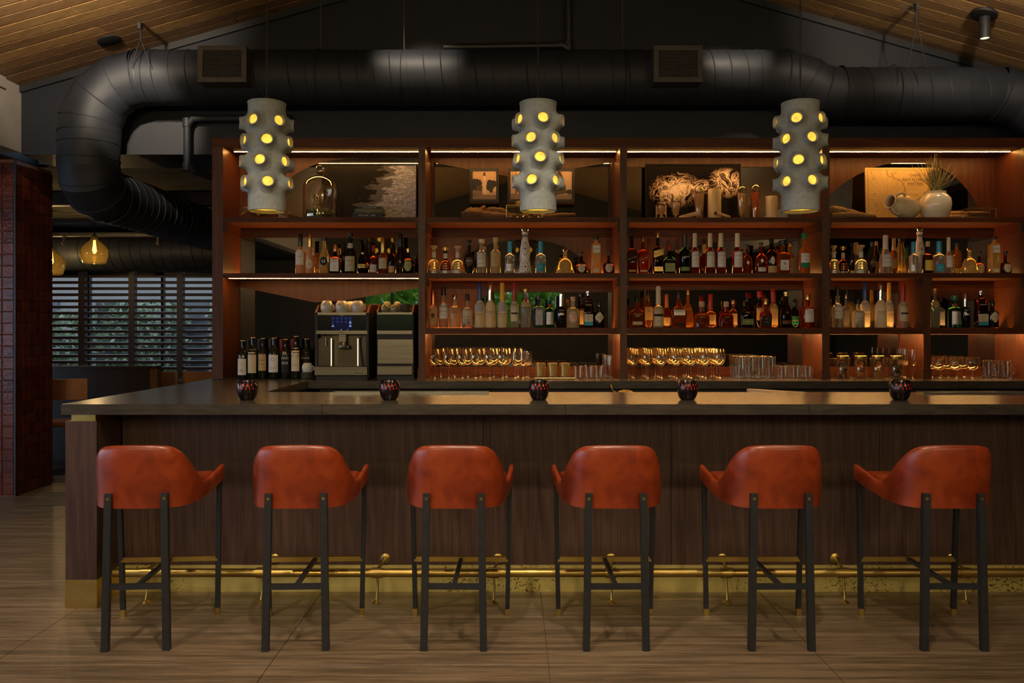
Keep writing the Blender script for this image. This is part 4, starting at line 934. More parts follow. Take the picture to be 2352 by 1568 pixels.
# --- upper bottle shelf, first bay
row(R2, FR, [
 (690, 23, 537, 'tall', 'pink', K(.10, 'black', 'foil'), [('rect', .22, .60, .9, 'white', [('FLEUR', .1, .16, 'k'), ('apéritif', -.4, .1, 'r')])], 'peach-pink liqueur bottle with a black cap and a floral white label'),
 (712, 22, 536, 'tall', 'pink', K(.12, 'gold', 'foil'), [('oval', .12, .36, .85, 'cream', [('LIMONÉ', 0, .24, 'k')])], 'pink liqueur bottle with a gold neck and a round cream label'),
 (745, 24, 545, 'slope', 'gold', K(.10, 'black'), [('oval', .22, .46, .72, 'black', [('43', 0, .7, 'w')])], 'golden liqueur bottle whose dark round label reads 43'),
 (770.5, 27, 561, 'square', 'dark', K(.24, 'copper', 'cyl'), [('rect', .08, .50, .72, 'white', [('COINTREAU', .55, .16, 'k'), ('LIQUEUR', -.1, .12, 'k'), ('ANGERS', -.5, .1, 'r')])], 'square dark orange-liqueur bottle with a copper cap'),
 (805, 27, 534, 'slope', 'black', K(.10, 'black'), [('rect', .06, .42, .95, 'cream', [('Frangelico', .45, .24, 'k'), ('LIQUEUR', -.2, .12, 'k')]), ('rect', .62, .74, .5, 'white', [('F', 0, 1.1, 'r')])], 'tall black bottle with a cream label and an F on its neck'),
 (834, 29, 579, 'ball', 'dark', K(.10, 'gold', 'knob'), [('rect', .26, .44, .98, 'gold', [('CHAMBORD', 0, .55, 'k')])], 'squat dark round bottle with a gold band'),
 (858, 18, 563, 'wine', 'red', K(.2, 'red'), [('rect', .05, .32, .95, 'white', [('Campari', 0, .3, 'r')])], 'slim red bottle with a red cap and a white label'),
 (880, 25, 545, 'slope', 'whisky', K(.24, 'gold', 'foil'), [('rect', .14, .44, .78, 'cream', [('Hennessy', .1, .24, 'k'), ('COGNAC', -.5, .14, 'k')])], 'cognac bottle with a gold neck and a cream label'),
 (899.5, 17, 560, 'wine', 'dark', K(.12, 'black'), [('rect', .04, .26, .9, 'tan', [])], 'slim dark bottle with a plain tan label low down'),
 (920, 24, 536, 'slope', 'black', K(.12, 'black', 'foil'), [('rect', .05, .24, .9, 'black', [('RÉMY', .2, .5, 'r')])], 'tall black sloping bottle with red lettering', BK),
 (938, 28, 570, 'squat', 'dark', K(.16, 'gold', 'knob'), [('oval', .10, .55, .62, 'lime', [('ROYAL', .0, .16, 'k'), ('CANADIAN', -.3, .08, 'k')])], 'dark squat bottle with an oval olive label, right end of the first bay'),
 (840, 22, 548, 'slope', 'black', K(.1, 'black'), [], 'plain black bottle behind the squat round one', BK), (790, 20, 556, 'square', 'black', K(.12, 'black'), [], 'plain black bottle behind the square one', BK)])
# --- upper bottle shelf, second bay
def fac(px, w, top, glass, D, label):
    t = bottle(R2, D, px, w, top, 'facet', glass, K(.14, 'cork' if glass != 'dark' else 'gold', 'knob', 1.5), [('rect', .02, .12, 1.1, 'silver', [('DESTILADO', 0, .5, 'k')]), ('rect', .57, .76, .42, 'white', [])], label)
    H = Z(top, D)-R2; grid_windows(t, H, w*D/F/2, mat('facet_gold', (.62, .42, .12), .25, .6) if glass != 'dark' else mat('facet_copper', (.30, .12, .05), .3, .5))
fac(996.4, 28, 563, 'pale', FR, 'faceted clear tequila decanter at the left end of the second bay'); fac(1023, 25, 567, 'dark', FR, 'faceted dark tequila decanter between two clear ones'); fac(1051, 29, 564, 'pale', FR, 'faceted clear tequila decanter right of the dark one')
def gourd(px, w, top, glass, D, label, cap='silver', deco=True):
    t = bottle(R2, D, px, w, top, 'gourd', glass, (.115, 1.25, cap, 'ball'), [], label, 'ceramic_decanter')
    H = Z(top, D)-R2; rb = w*D/F/2; hg = H*.885
    pr = PROF['gourd'][2]
    def rad(z):
        zz = z/hg
        for (r0, a), (r1, b_) in zip(pr, pr[1:]):
            if a <= zz <= b_ and b_ > a: return rb*(r0+(r1-r0)*(zz-a)/(b_-a))
        return rb
    def fn(u, v): r = rad(v)+.001; a = u/r; return (r*math.sin(a), -r*math.cos(a), v)
    if not deco: return
    b = MB()
    for i in range(16):
        a = 2*math.pi*i/16; patch(b, 'oval', .017*math.sin(a), hg*.60+hg*.15*math.cos(a), .0026, .0045, fn, 1)
        if i % 2 == 0: patch(b, 'oval', .024*math.sin(a), hg*.17+hg*.11*math.cos(a), .003, .0055, fn, 1)
    for k in range(-3, 4): patch(b, 'diamond', k*.0085, hg*.92, .004, .014, fn, 1); patch(b, 'diamond', k*.011, hg*.03, .004, .006, fn, 1)
    for v, h in ((.60, .05), (.17, .04)): patch(b, 'diamond', 0, hg*v, .006, hg*h, fn, 1)
    b.build('painted_pattern', CC['navy'], t, smooth=0, fix=False)['kind'] = 'stuff'
row(R2, FR, [
 (1078, 26, 549, 'urn', 'black', K(.17, 'black', 'ball', 1.6), [('oval', .22, .48, .7, 'brown', [('CRISTAL', .1, .28, 'w')])], 'black urn-shaped bottle with a ball stopper and an oval label'),
 (1106, 24, 549, 'spirit', 'clear', K(.10, 'cream', 'cyl', 1.3), [('rect', .20, .64, .88, 'white', [('TEQUILA', .4, .13, 'k'), ('OCHO', .1, .18, 'k'), ('BLANCO', -.6, .12, 'k')])], 'clear tequila bottle with a tall white label and a cream stopper'),
 (1138, 24, 545, 'spirit', 'pale', K(.12, 'cork', 'cyl', 1.1), [('rect', .20, .58, .9, 'tan', [('CASA', .4, .16, 'k'), ('AÑEJO', -.4, .12, 'k')])], 'pale golden tequila bottle with a tan label and a cork, second bay'),
 (1171, 22, 554, 'spirit', 'clear', K(.17, 'cyan', 'foil'), [('rect', .08, .30, .9, 'silver', [('TEQUILA', 0, .28, 'k')]), ('oval', .48, .60, .4, 'silver', [])], 'clear bottle with a blue neck and a silver label, second bay'),
 (1242, 24, 554, 'spirit', 'clear', K(.17, 'cyan', 'foil'), [('rect', .08, .32, .9, 'teal', [('TEQUILA', 0, .24, 'w')]), ('oval', .48, .60, .4, 'silver', [])], 'clear bottle with a blue neck and a teal label, second bay'),
 (1298, 44, 570, 'bell', 'gold', K(.14, 'silver', 'ball', 1.4), [('rect', .2, .34, .4, None, [('PATRÓN', 0, .5, 'g')])], 'golden bell-shaped bottle with a ball stopper, second bay'),
 (1335, 28, 577.5, 'pot', 'dark', K(.2, 'black', 'knob', 1.7), [('oval', .06, .46, .62, 'cream', [('Don Julio', .1, .16, 'k'), ('1942', -.4, .12, 'k')])], 'dark pot-bellied tequila bottle with a round cream label, left of the tall slim one'),
 (1369, 22, 543, 'rect', 'gold', K(.09, 'black', 'knob', 1.6), [('rect', .56, .76, .72, 'white', [('DE NADA', 0, .3, 'k')]), ('rect', .04, .14, .6, 'cream', [])], 'tall slim golden square bottle with a white label high up, second bay'),
 (1398, 27, 576, 'pot', 'dark', K(.2, 'black', 'knob', 1.7), [('oval', .06, .46, .62, 'cream', [('Don Julio', .1, .16, 'k'), ('1942', -.4, .12, 'k')])], 'dark pot-bellied tequila bottle with a round cream label, right of the tall slim one')])
gourd(1206, 31, 522, 'ceramic', FR, 'tall white ceramic decanter painted blue with a silver ball, second bay')
# --- upper bottle shelf, third bay
def mac(px, w, no, label): return (px, w, 535.5, 'spirit', 'red', K(.16, 'cream', 'foil'), [('rect', .16, .56, .88, 'white', [('THE', .78, .07, 'k'), ('MACALLAN', .45, .12, 'k'), (no, -.08, .17, 'k'), ('YEARS OLD', -.5, .06, 'k')])], label)
row(R2, FR, [
 (1451, 23, 541, 'square', 'dark', K(.12, 'black'), [('slant', .34, .48, .95, 'black', [('BLACK LABEL', 0, .5, 'g')]), ('rect', .05, .10, .7, 'cream', [])], 'dark square whisky bottle with a slanted black label'),
 (1477, 23, 545, 'square', 'red', K(.12, 'gold'), [('slant', .34, .48, .95, 'red', [('RED LABEL', 0, .5, 'g')]), ('rect', .05, .10, .7, 'cream', [])], 'red square whisky bottle with a slanted red label'),
 (1511, 23, 534, 'square', 'dark', K(.12, 'gold'), [('slant', .42, .58, .95, 'gold', [('Blue Label', 0, .5, 'k')]), ('rect', .06, .17, .85, 'gold', [])], 'dark square whisky bottle with a slanted gold label'),
 (1538, 31, 562, 'flask', 'dgreen', K(.2, 'red'), [('rect', .08, .36, .72, 'lime', [("DE LUXE", .2, .2, 'k')]), ('rect', .42, .54, .6, None, [("BUCHANAN'S", .1, .5, 'w')])], 'broad dark green whisky flask with a red cap'),
 (1573, 25, 537, 'spirit', 'dgreen', K(.14, 'black', 'foil'), [('rect', .07, .17, .9, 'green', [('12', 0, .6, 'w')]), ('rect', .34, .5, .8, None, [('Glenfiddich', 0, .35, 'w')])], 'dark green whisky bottle with white lettering and a narrow low label'),
 mac(1596, 22, '18', 'whisky bottle with a white label reading 18, right beside the dark green bottle'), mac(1631, 22, '12', 'whisky bottle with a white label reading 12 under the smoke picture'), mac(1656, 24, '18', 'whisky bottle with a white label reading 18, right of the one reading 12'), mac(1694, 24, '15', 'whisky bottle with a white label reading 15'),
 (1716, 24, 560, 'squat', 'whisky', K(.15, 'black', 'knob'), [('diamond', .32, .46, .3, 'silver', [])], 'amber decanter with a silver emblem half behind the bottle reading 15', BK),
 (1748, 27, 556, 'squat', 'red', K(.14, 'black', 'knob'), [('rect', .07, .20, .7, 'white', [('DALMORE', .2, .4, 'k')]), ('diamond', .34, .48, .3, 'silver', [])], 'red whisky decanter with a silver emblem and a small low label'),
 (1772, 23, 547, 'wine', 'dark', K(.12, 'black'), [('rect', .03, .22, .98, 'tan', []), ('oval', .26, .48, .45, 'cream', [])], 'dark whisky bottle with a tan label at its foot and a cream oval above'),
 (1798, 28, 551, 'square', 'whisky', K(.16, 'black', 'knob', 1.5), [('rect', .10, .40, .7, 'white', [('響', .3, .5, 'k'), ('HIBIKI', -.55, .16, 'k')])], 'faceted amber whisky bottle with a white label and a black stopper'),
 (1815, 20, 556, 'spirit', 'amber', K(.12, 'gold'), [('rect', .05, .50, .8, 'tan', [('山', .5, .3, 'k'), ('崎', -.1, .3, 'k')])], 'amber whisky bottle with a tan label and gold cap at the back', BK),
 (1847.5, 25, 535, 'spirit', 'amber', K(.14, 'green'), [('rect', .26, .50, .92, 'white', [('THE', .8, .16, 'k'), ('GLENLIVET', .4, .22, 'k'), ('12', -.25, .34, 'k')]), ('rect', .15, .27, .92, 'forest', [])], 'amber whisky bottle with a green cap and a white and green label')])
# --- upper bottle shelf, fourth bay
fac(1915, 25, 563, 'pale', FR, 'faceted clear tequila decanter at the left end of the chart bay'); fac(1936, 22, 565, 'dark', BK, 'faceted dark tequila decanter at the back of the chart bay'); fac(1977, 30, 562, 'pale', FR, 'large faceted clear tequila decanter in the chart bay')
row(R2, FR, [
 (1956, 14, 557, 'wine', 'black', K(.12, 'black'), [('rect', .02, .1, .8, 'yellow', [])], 'thin black bottle with a yellow tag between two faceted decanters'),
 (2002.5, 20, 554, 'urn', 'black', K(.17, 'black', 'knob', 1.5), [('oval', .2, .46, .7, 'brown', [('CRISTAL', .1, .26, 'w')])], 'black urn-shaped bottle right of the large faceted decanter'),
 (2013, 14, 554, 'spirit', 'dark', K(.12, 'cork'), [('rect', .05, .4, .9, 'tan', [])], 'dark narrow bottle with a tan label at the back of the chart bay', BK),
 (2034, 27, 540, 'slope', 'clear', K(.16, 'cream', 'foil'), [('rect', .18, .50, .92, 'white', [('CASAMIGOS', .45, .16, 'k'), ('BLANCO', -.3, .14, 'k')])], 'clear tequila bottle with a cream stopper and a broad white label in the chart bay'),
 (2053, 18, 547, 'spirit', 'amber', K(.14, 'cork', 'foil'), [('rect', .18, .45, .9, 'tan', [])], 'amber bottle with a tan label behind the white-labelled tequila', BK),
 (2098, 20, 555, 'spirit', 'clear', K(.17, 'cyan', 'foil'), [('rect', .08, .28, .9, 'silver', [('TEQUILA', 0, .28, 'k')])], 'clear bottle with a blue neck and a silver label in the chart bay'),
 (2131, 23, 554, 'apoth', 'dark', K(.16, 'cork', 'cyl', 1.2), [('rect', .10, .42, .9, 'yellow', [('AÑEJO', -.4, .18, 'k')])], 'dark bottle with a bright yellow label and a cork'),
 (2157, 25, 554, 'spirit', 'clear', K(.17, 'cyan', 'foil'), [('rect', .08, .30, .92, 'teal', [('TEQUILA', 0, .24, 'w')]), ('oval', .46, .58, .4, 'silver', [])], 'clear bottle with a blue neck and a teal label in the chart bay'),
 (2179, 19, 545, 'slope', 'clear', K(.18, 'cream', 'foil'), [('rect', .18, .50, .92, 'white', [('CASAMIGOS', .45, .14, 'k')])], 'clear bottle with a white label right of the teal one'),
 (2198, 19, 557, 'apoth', 'amber', K(.14, 'black', 'knob', 1.5), [('rect', .03, .2, .9, 'yellow', [])], 'amber bottle with a low yellow label at the back of the chart bay', BK),
 (2227, 40, 567, 'bell', 'gold', K(.16, 'gold', 'ball', 1.5), [('rect', .2, .34, .4, None, [('PATRÓN', 0, .5, 'g')])], 'golden bell-shaped bottle in the chart bay'),
 (2249, 24, 577, 'pot', 'dark', K(.2, 'black', 'knob', 1.7), [('oval', .06, .46, .62, 'cream', [('Don Julio', .1, .16, 'k')])], 'dark pot-bellied bottle beside the golden bell-shaped one in the chart bay', BK),
 (2283, 22, 543, 'rect', 'gold', K(.09, 'black', 'knob', 1.6), [('rect', .56, .76, .72, 'white', [('DE NADA', 0, .3, 'k')]), ('rect', .04, .14, .6, 'cream', [])], 'tall slim golden square bottle at the right end of the chart bay'),
 (2309, 27, 576, 'pot', 'dark', K(.2, 'black', 'knob', 1.7), [('oval', .06, .46, .62, 'cream', [('Don Julio', .1, .16, 'k')])], 'dark pot-bellied bottle furthest right on the upper shelf')])
gourd(2071, 22, 546, 'yellow', FR, 'golden gourd-shaped decanter with a dark crown in the chart bay', 'black', False); gourd(2112, 28, 521, 'ceramic', BK, 'tall white ceramic decanter painted blue with a silver ball in the chart bay')
# --- lower bottle shelf, second bay
def goose(px, w, c, label, D=FR): return (px, w, 649, 'tall', 'frost', K(.2, c, 'foil'), [('rect', .36, .56, .8, 'grey', []), ('rect', .22, .34, .95, None, [('GREY GOOSE', .3, .42, 'k'), ('VODKA', -.5, .25, 'k')])], label, D)
def belv(px, w, label): return (px, w, 648, 'tall', 'frost', K(.2, 'silver', 'foil'), [('rect', .26, .40, .98, None, [('BELVEDERE', .2, .36, 'k'), ('VODKA', -.5, .2, 'k')])], label)
def hans(px, w, label): return (px, w, 650, 'spirit', 'clear', K(.24, 'red', 'foil'), [('rect', .14, .58, .92, 'cream', [('HANSON', .75, .16, 'k'), ('OF SONOMA', .45, .07, 'k'), ('ORGANIC', .2, .08, 'r'), ('VODKA', -.15, .10, 'k')]), ('rect', .30, .34, .8, 'black', [])], label)
def ketel(px, w, label): return (px, w, 658, 'spirit', 'clear', K(.22, 'black'), [('rect', .22, .58, .88, 'white', [('Ketel One', .0, .2, 'k'), ('VODKA', -.5, .1, 'k')])], label)
def wheat(px, w, top, label): return (px, w, top, 'apoth', 'clear', K(.2, 'black'), [('arch', .10, .58, .85, 'cream', [('WHEATLEY', -.1, .14, 'k'), ('VODKA', -.42, .14, 'k')])], label)
def hend(px, w, top, label): return (px, w, top, 'apoth', 'black', K(.14, 'black'), [('diamond', .17, .62, .92, 'cream', [("HENDRICK'S", 0, .13, 'k'), ('GIN', -.3, .1, 'k')])], label)
def harr(px, w, top, label): return (px, w, top, 'rect', 'dark', K(.13, 'silver', 'knob', 1.5), [('rect', .14, .36, .95, 'cream', [('HARRISON', .4, .22, 'k'), ('GIN', -.2, .22, 'k')]), ('rect', .06, .16, .95, 'teal', []), ('rect', .54, .68, .7, None, [('HARRISON', 0, .4, 'w')])], label)
def nol(px, w, top, label): return (px, w, top, 'spirit', 'black', K(.2, 'silver', 'foil'), [('rect', .46, .56, .85, None, [("NOLET'S", 0, .55, 'w')]), ('rect', .36, .42, .5, 'silver', [])], label)
def tanq(px, w, top, label): return (px, w, top, 'spirit', 'green', K(.12, 'green'), [('rect', .10, .50, .8, 'silver', [('Tanqueray', .4, .16, 'k'), ('LONDON', 0, .1, 'k'), ('DRY GIN', -.35, .1, 'k')]), ('oval', .62, .76, .35, 'red', [])], label)
def bomb(px, w, top, label, D=FR): return (px, w, top, 'square', 'teal', K(.12, 'black'), [('arch', .08, .66, .62, 'grey', [('BOMBAY', .6, .09, 'k'), ('8', .3, .26, 'w'), ('GIN', -.3, .08, 'k')])], label, D)
def verb(px, w, top, label): return (px, w, top, 'spirit', 'clear', K(.08, 'gold', 'knob', 1.5), [('rect', .54, .66, .98, 'tan', [('GIN MARE', 0, .35, 'k')]), ('oval', .69, .76, .28, 'red', [])], label)
row(R3, FR, [
 (995, 22, 667, 'spirit', 'pink', K(.2, 'copper', 'foil'), [('rect', .10, .52, .9, 'tan', [("TITO'S", .65, .18, 'k'), ('HANDMADE', -.3, .09, 'k'), ('VODKA', -.55, .11, 'k')]), ('oval', .26, .40, .4, 'brown', [])], 'clear vodka bottle with a copper cap and a tan label'),
 ketel(1019, 23, 'clear vodka bottle with a black cap and a white label above the wine glasses'),
 (1045, 27, 676, 'apoth', 'pale', K(.12, 'silver'), [('rect', .40, .62, .9, None, [('ABSOLUT', .4, .42, 'k'), ('VODKA', -.4, .42, 'k')])], 'broad clear bottle lettered directly on the glass'),
 wheat(1073, 26, 675, 'clear bottle with an arched cream label above the wine glasses'),
 goose(1102, 24, 'blue', 'frosted vodka bottle with a dark blue cap above the wine glasses'), belv(1126, 23, 'frosted vodka bottle with a silver cap above the wine glasses'), goose(1153.6, 22, 'yellow', 'frosted vodka bottle with a yellow cap above the wine glasses'), hans(1181.6, 21, 'bottle with red wax neck and a tall cream label above the wine glasses'),
 verb(1208, 25, 663, 'clear gin bottle with a gold stopper and a tan collar label above the wine glasses'), bomb(1238, 27, 677, 'pale teal square gin bottle with an arched grey label'), tanq(1262.5, 23, 681, 'green gin bottle with a silver label above the wine glasses'), nol(1289.5, 25, 674, 'black gin bottle with a silver neck above the wine glasses'),
 (1316, 28, 681, 'apoth', 'pale', K(.12, 'cork'), [('oval', .16, .52, .72, 'pink', [('MALFY', .5, .18, 'k'), ('GIN', -.2, .12, 'r')])], 'clear gin bottle with a round pink label and a cork'),
 (1337, 15, 680, 'spirit', 'dark', K(.12, 'black'), [('rect', .1, .6, .9, 'tan', [])], 'dark bottle with a tan label squeezed in at the back', BK),
 harr(1351, 21, 667, 'dark slim gin bottle with a teal foot label above the wine glasses'), hend(1376, 26, 692, 'black apothecary gin bottle with a diamond label above the tumblers')])
# --- lower bottle shelf, third bay
row(R3, FR, [
 (1463, 37, 680, 'flask', 'whisky', K(.2, 'black'), [('rect', .3, .5, .6, None, [('WOODFORD', .3, .3, 'g'), ('RESERVE', -.3, .3, 'g')]), ('rect', .09, .19, .6, 'cream', [])], 'broad amber bourbon flask with a black cap at the left of the third bay'),
 (1489, 22, 666, 'spirit', 'whisky', K(.16, 'black'), [('rect', .2, .55, .9, 'tan', [('1838', .4, .2, 'k')])], 'amber whiskey bottle with a tan label behind the broad flask', BK),
 (1512, 25, 657, 'wine', 'pale', K(.3, 'cream', 'foil'), [('rect', .04, .50, .95, 'cream', [('BASIL', .65, .1, 'k'), ('HAYDEN', .45, .1, 'k'), ('BOURBON', -.5, .07, 'k')]), ('rect', .27, .33, .98, 'black', [])], 'bourbon bottle dressed in a cream neck and a belted cream label'),
 (1531, 18, 675, 'spirit', 'red', K(.24, 'orange', 'foil'), [('rect', .06, .30, .95, 'tan', [('OLD', .4, .24, 'k'), ('100', -.3, .3, 'k')])], 'red bottle with an orange neck and a tan label at the back', BK),
 (1559, 36, 669, 'flask', 'whisky', K(.2, 'black'), [('rect', .34, .50, .72, 'silver', [('GENTLEMAN', 0, .3, 'k')]), ('rect', .05, .12, .5, 'black', [])], 'broad amber flask with a silver collar label'),
 (1580, 30, 666, 'bell', 'amber', K(.12, 'gold'), [('rect', .44, .54, .6, None, [('ANGEL', 0, .5, 'g')])], 'amber winged bottle behind the silver-labelled flask', BK),
 (1612, 36, 692, 'squat', 'whisky', K(.2, 'cork', 'cyl', 1.3), [('rect', .3, .55, .7, None, [('COPPER', .4, .26, 'g'), ('BOURBON', -.2, .26, 'g')])], 'squat round amber bottle with a cork, third bay'),
 (1632, 29, 675, 'squat', 'whisky', K(.34, 'red', 'foil'), [('rect', .10, .38, .75, 'tan', [("Maker's", .4, .24, 'k'), ('Mark', -.1, .24, 'k')])], 'squat bourbon bottle with a red wax neck', BK),
 (1668, 33, 692, 'squat', 'red', K(.2, 'cork', 'cyl', 1.3), [('rect', .3, .5, .6, None, [('RESERVE', 0, .3, 'g')])], 'squat red-amber bottle with a cork, right of the wax-necked one'),
 (1684, 20, 688, 'spirit', 'whisky', K(.14, 'gold'), [('rect', .1, .5, .9, 'tan', [])], 'amber bottle with a tan label behind the squat red one', BK),
 (1716, 27, 682, 'flask', 'dark', K(.14, 'black'), [('rect', .10, .28, .95, 'green', [('RYE', 0, .4, 'w')]), ('rect', .44, .56, .7, None, [('BULLEIT', 0, .4, 'g')])], 'dark whiskey flask with a moss green label'),
 (1745, 24, 668, 'spirit', 'dark', K(.16, 'red'), [('rect', .2, .56, .9, 'tan', [])], 'dark bottle with a red cap at the back of the third bay', BK),
 (1759, 28, 685, 'flask', 'red', K(.2, 'gold', 'cyl', 1.5), [('rect', .06, .40, .8, 'black', [('RYE', .4, .24, 'g'), ('WHISKEY', -.2, .16, 'g')])], 'red-amber flask with a gold stopper and a black label'),
 (1776, 22, 664, 'spirit', 'amber', K(.16, 'red', 'foil'), [('rect', .08, .62, .9, 'tan', [('MICHTER', .6, .08, 'k'), ('US*1', .1, .12, 'r')])], 'tall amber bottle with a bright red neck at the back', BK),
 (1805.5, 26, 669, 'slope', 'dark', K(.12, 'gold', 'knob'), [('rect', .10, .20, .95, 'brown', []), ('rect', .34, .5, .9, None, [('RUM', 0, .3, 'g')])], 'dark sloping rum bottle with a brown label'),
 (1825, 19, 687, 'wine', 'dgreen', K(.12, 'black'), [('rect', .1, .4, .9, 'forest', [('DIPLOMATICO', 0, .2, 'g')])], 'dark green bottle with a green label at the back', BK),
 (1855, 32, 675, 'apoth', 'red', K(.16, 'gold'), [('rect', .16, .56, .68, 'white', [('APPLETON', .5, .14, 'k'), ('ESTATE', .2, .1, 'k')])], 'red rum bottle with a white label and gold cap, right end of the third bay')])
# --- lower bottle shelf, fourth bay
row(R3, FR, [
 ketel(1924, 25, 'clear vodka bottle with a black cap and a white label above the garnish jars'),
 (1943, 16, 675, 'apoth', 'clear', K(.12, 'silver'), [('rect', .40, .62, .9, None, [('ABSOLUT', .4, .42, 'k')])], 'clear bottle squeezed behind the black-capped one above the garnish jars', BK),
 wheat(1971, 28, 685, 'clear bottle with an arched cream label above the garnish jars'), goose(1987, 22, 'blue', 'frosted vodka bottle with a dark blue cap above the garnish jars', BK), belv(2023, 25, 'frosted vodka bottle with a silver cap above the garnish jars'), goose(2042, 20, 'yellow', 'frosted vodka bottle with a yellow cap above the garnish jars', BK), hans(2074, 23, 'bottle with red wax neck and a tall cream label above the garnish jars'),
 verb(2147, 20, 662, 'clear gin bottle with a tan collar label beside the lower divider'), bomb(2160, 18, 683, 'pale teal gin bottle with an arched label at the back, above the beer mugs', BK), tanq(2192, 29, 678, 'green gin bottle with a silver label above the beer mugs'), nol(2217, 21, 674, 'black gin bottle with a silver neck above the beer mugs'),
 harr(2253, 24, 666, 'dark slim gin bottle with a teal foot label above the beer mugs'), hend(2279, 27, 690, 'black apothecary gin bottle with a diamond label above the beer mugs')])
# --- wine bottles on the counter
WN = [(558, 24, 781, 'white', .10, .52, [('VL', -.45, .34, 'k'), ('ESTATE', .3, .08, 'k')], 'with a white label and black brush strokes'), (581, 24, 774, 'cream', .14, .70, [('LUKE', .6, .16, 'k'), ('2019', .3, .06, 'k')], 'with a tall cream landscape label'), (604, 22, 776, 'tan', .2, .6, [('ALBERT', .3, .16, 'k'), ('BICHOT', -.2, .16, 'k')], 'with a tan label'),
      (630, 27, 775, 'white', .16, .58, [('PRELIUS', -.5, .12, 'k'), ('•', .5, .4, 'k')], 'with a broad white label and a dot'), (656.5, 22, 778, 'black', .16, .72, [('BR', .75, .22, 'w'), ('OAD', .3, .22, 'w'), ('SIDE', -.15, .22, 'w')], 'whose black label reads Broadside in stacked letters'), (680, 23, 771, 'cream', .18, .72, [('CATENA', -.5, .09, 'k'), ('~', .3, .3, 'k')], 'with a tall cream label'), (706.6, 25, 777, 'black', .34, .62, [('BONANZA', .2, .3, 'w')], 'with curved white lettering, behind the saucers')]
for px, w_, top, pc, a, c, tx, dsc in WN:
    bottle(ZB+.0005, 6.50 if px < 700 else 6.60, px if px < 700 else 704, w_, top, 'wine', 'wine', K(.02, 'cork' if px != 657 else 'red', 'cyl', 1.1), [('rect', a, c, .9, pc, tx)], 'dark wine bottle '+dsc, 'wine_bottle', None)
for i in range(10):
    r, k = divmod(i, 5); px = 570+k*25.5+r*6
    bottle(ZB+.0005, 6.61+.095*r, px, 24, 779-r, 'wine', 'wine', K(.16, 'wax' if k > 2 else 'black', 'foil'), [], 'dark wine bottle with a %s capsule standing behind the front row' % ('red' if k > 2 else 'black'), 'wine_bottle', 'wine bottles behind the front row, %s capsules' % ('red' if k > 2 else 'black'))
# ================================================================== glassware
THIN = bpy.data.materials.new('thin_glass'); THIN.use_nodes = True; MATS['thin_glass'] = THIN
_nt = THIN.node_tree; _nt.nodes.remove(_nt.nodes['Principled BSDF']); _o = _nt.nodes['Material Output']
_tr = nd(THIN, 'ShaderNodeBsdfTransparent'); _tr.inputs[0].default_value = (.93, .91, .87, 1); _gs = nd(THIN, 'ShaderNodeBsdfGlossy'); _gs.inputs['Roughness'].default_value = .06; _gs.inputs[0].default_value = (1, .86, .62, 1)
_lw = nd(THIN, 'ShaderNodeLayerWeight'); _lw.inputs[0].default_value = .45; _mp = nd(THIN, 'ShaderNodeMapRange'); _mp.inputs[3].default_value = .07; _mp.inputs[4].default_value = .75
lk(THIN, _lw.outputs['Facing'], _mp.inputs[0]); _mx = nd(THIN, 'ShaderNodeMixShader'); lk(THIN, _mp.outputs[0], _mx.inputs[0]); lk(THIN, _tr.outputs[0], _mx.inputs[1]); lk(THIN, _gs.outputs[0], _mx.inputs[2]); lk(THIN, _mx.outputs[0], _o.inputs[0])
SOLIDG = gl('solid', (.98, .95, .88), .02, 1.45)
def stemware(label, group, fr, sh, prof, name='wine_glass'):
    """foot radius, stem height, bowl profile"""
    t = thing(name, label, 'glass', (0, 0, -50), 0, group)
    MB().lathe([(0, .003), (fr*.3, .0035), (fr, .0015), (fr, 0), (0, 0)], 24).build('foot', SOLIDG, t)
    MB().lathe([(.012, .003), (.0045, .012), (.0035, sh*.5), (.0045, sh*.9), (.012, sh+.006)], 12).build('stem', SOLIDG, t)
    MB().lathe([(0, sh+.002)]+prof, 28).build('bowl', THIN, t, smooth=60)
    return t
def tumbler(label, group, r, h, name, mat_=None, taper=.93):
    t = thing(name, label, 'glass', (0, 0, -50), 0, group)
    MB().lathe([(0, 0), (r*taper*.96, 0), (r*taper, .003), (r*taper, .010), (0, .010)], 24).build('base', SOLIDG, t)
    MB().lathe([(r*taper, .010), (r, h)], 28).build('wall', mat_ or THIN, t, smooth=60)
    MB().tube([(r*math.cos(2*math.pi*i/28), r*math.sin(2*math.pi*i/28), h) for i in range(28)], .0011, 5, closed=True).build('rim', SOLIDG, t)
    return t
ORD = ['leftmost', 'second from left', 'third from left', 'fourth from left', 'fifth from left', 'sixth from left', 'seventh from left']
def spread(proto, spots, z=ZB, rows=None, base=None):
    base = base or proto['label']; where = []
    for r, n in enumerate(rows or []):
        rn = ('front row', 'second row', 'third row', 'fourth row')[r] if r < len(rows)-1 or r == 0 else 'back row'
        where += ['%s, %s' % (rn, ORD[k] if k < n-1 or n == 1 else 'rightmost') for k in range(n)]
    for i, (x, y) in enumerate(spots):
        o = proto if i == 0 else copy_tree(proto)
        if rows: o['label'] = base+', '+where[i]
        o.location = (x, y, z+.0005); o.rotation_euler = (0, 0, .37*i)
wb = [(.018, .101), (.034, .118), (.044, .140), (.0465, .158), (.044, .185), (.039, .21), (.0355, .228)]
g1 = stemware('large wine glass in the two rows under the frosted bottles', 'wine glasses of the second bay', .038, .098, wb)
spread(g1, [(X(p, 6.52), 6.52) for p in (998, 1030.5, 1062, 1093, 1125, 1155)]+[(X(p, 6.64), 6.64) for p in (1012, 1043, 1074, 1104, 1134, 1163, 1190)], rows=[6, 7], base='large wine glass under the frosted bottles')
sb = [(.014, .095), (.024, .110), (.029, .130), (.029, .15), (.026, .18), (.0235, .21)]
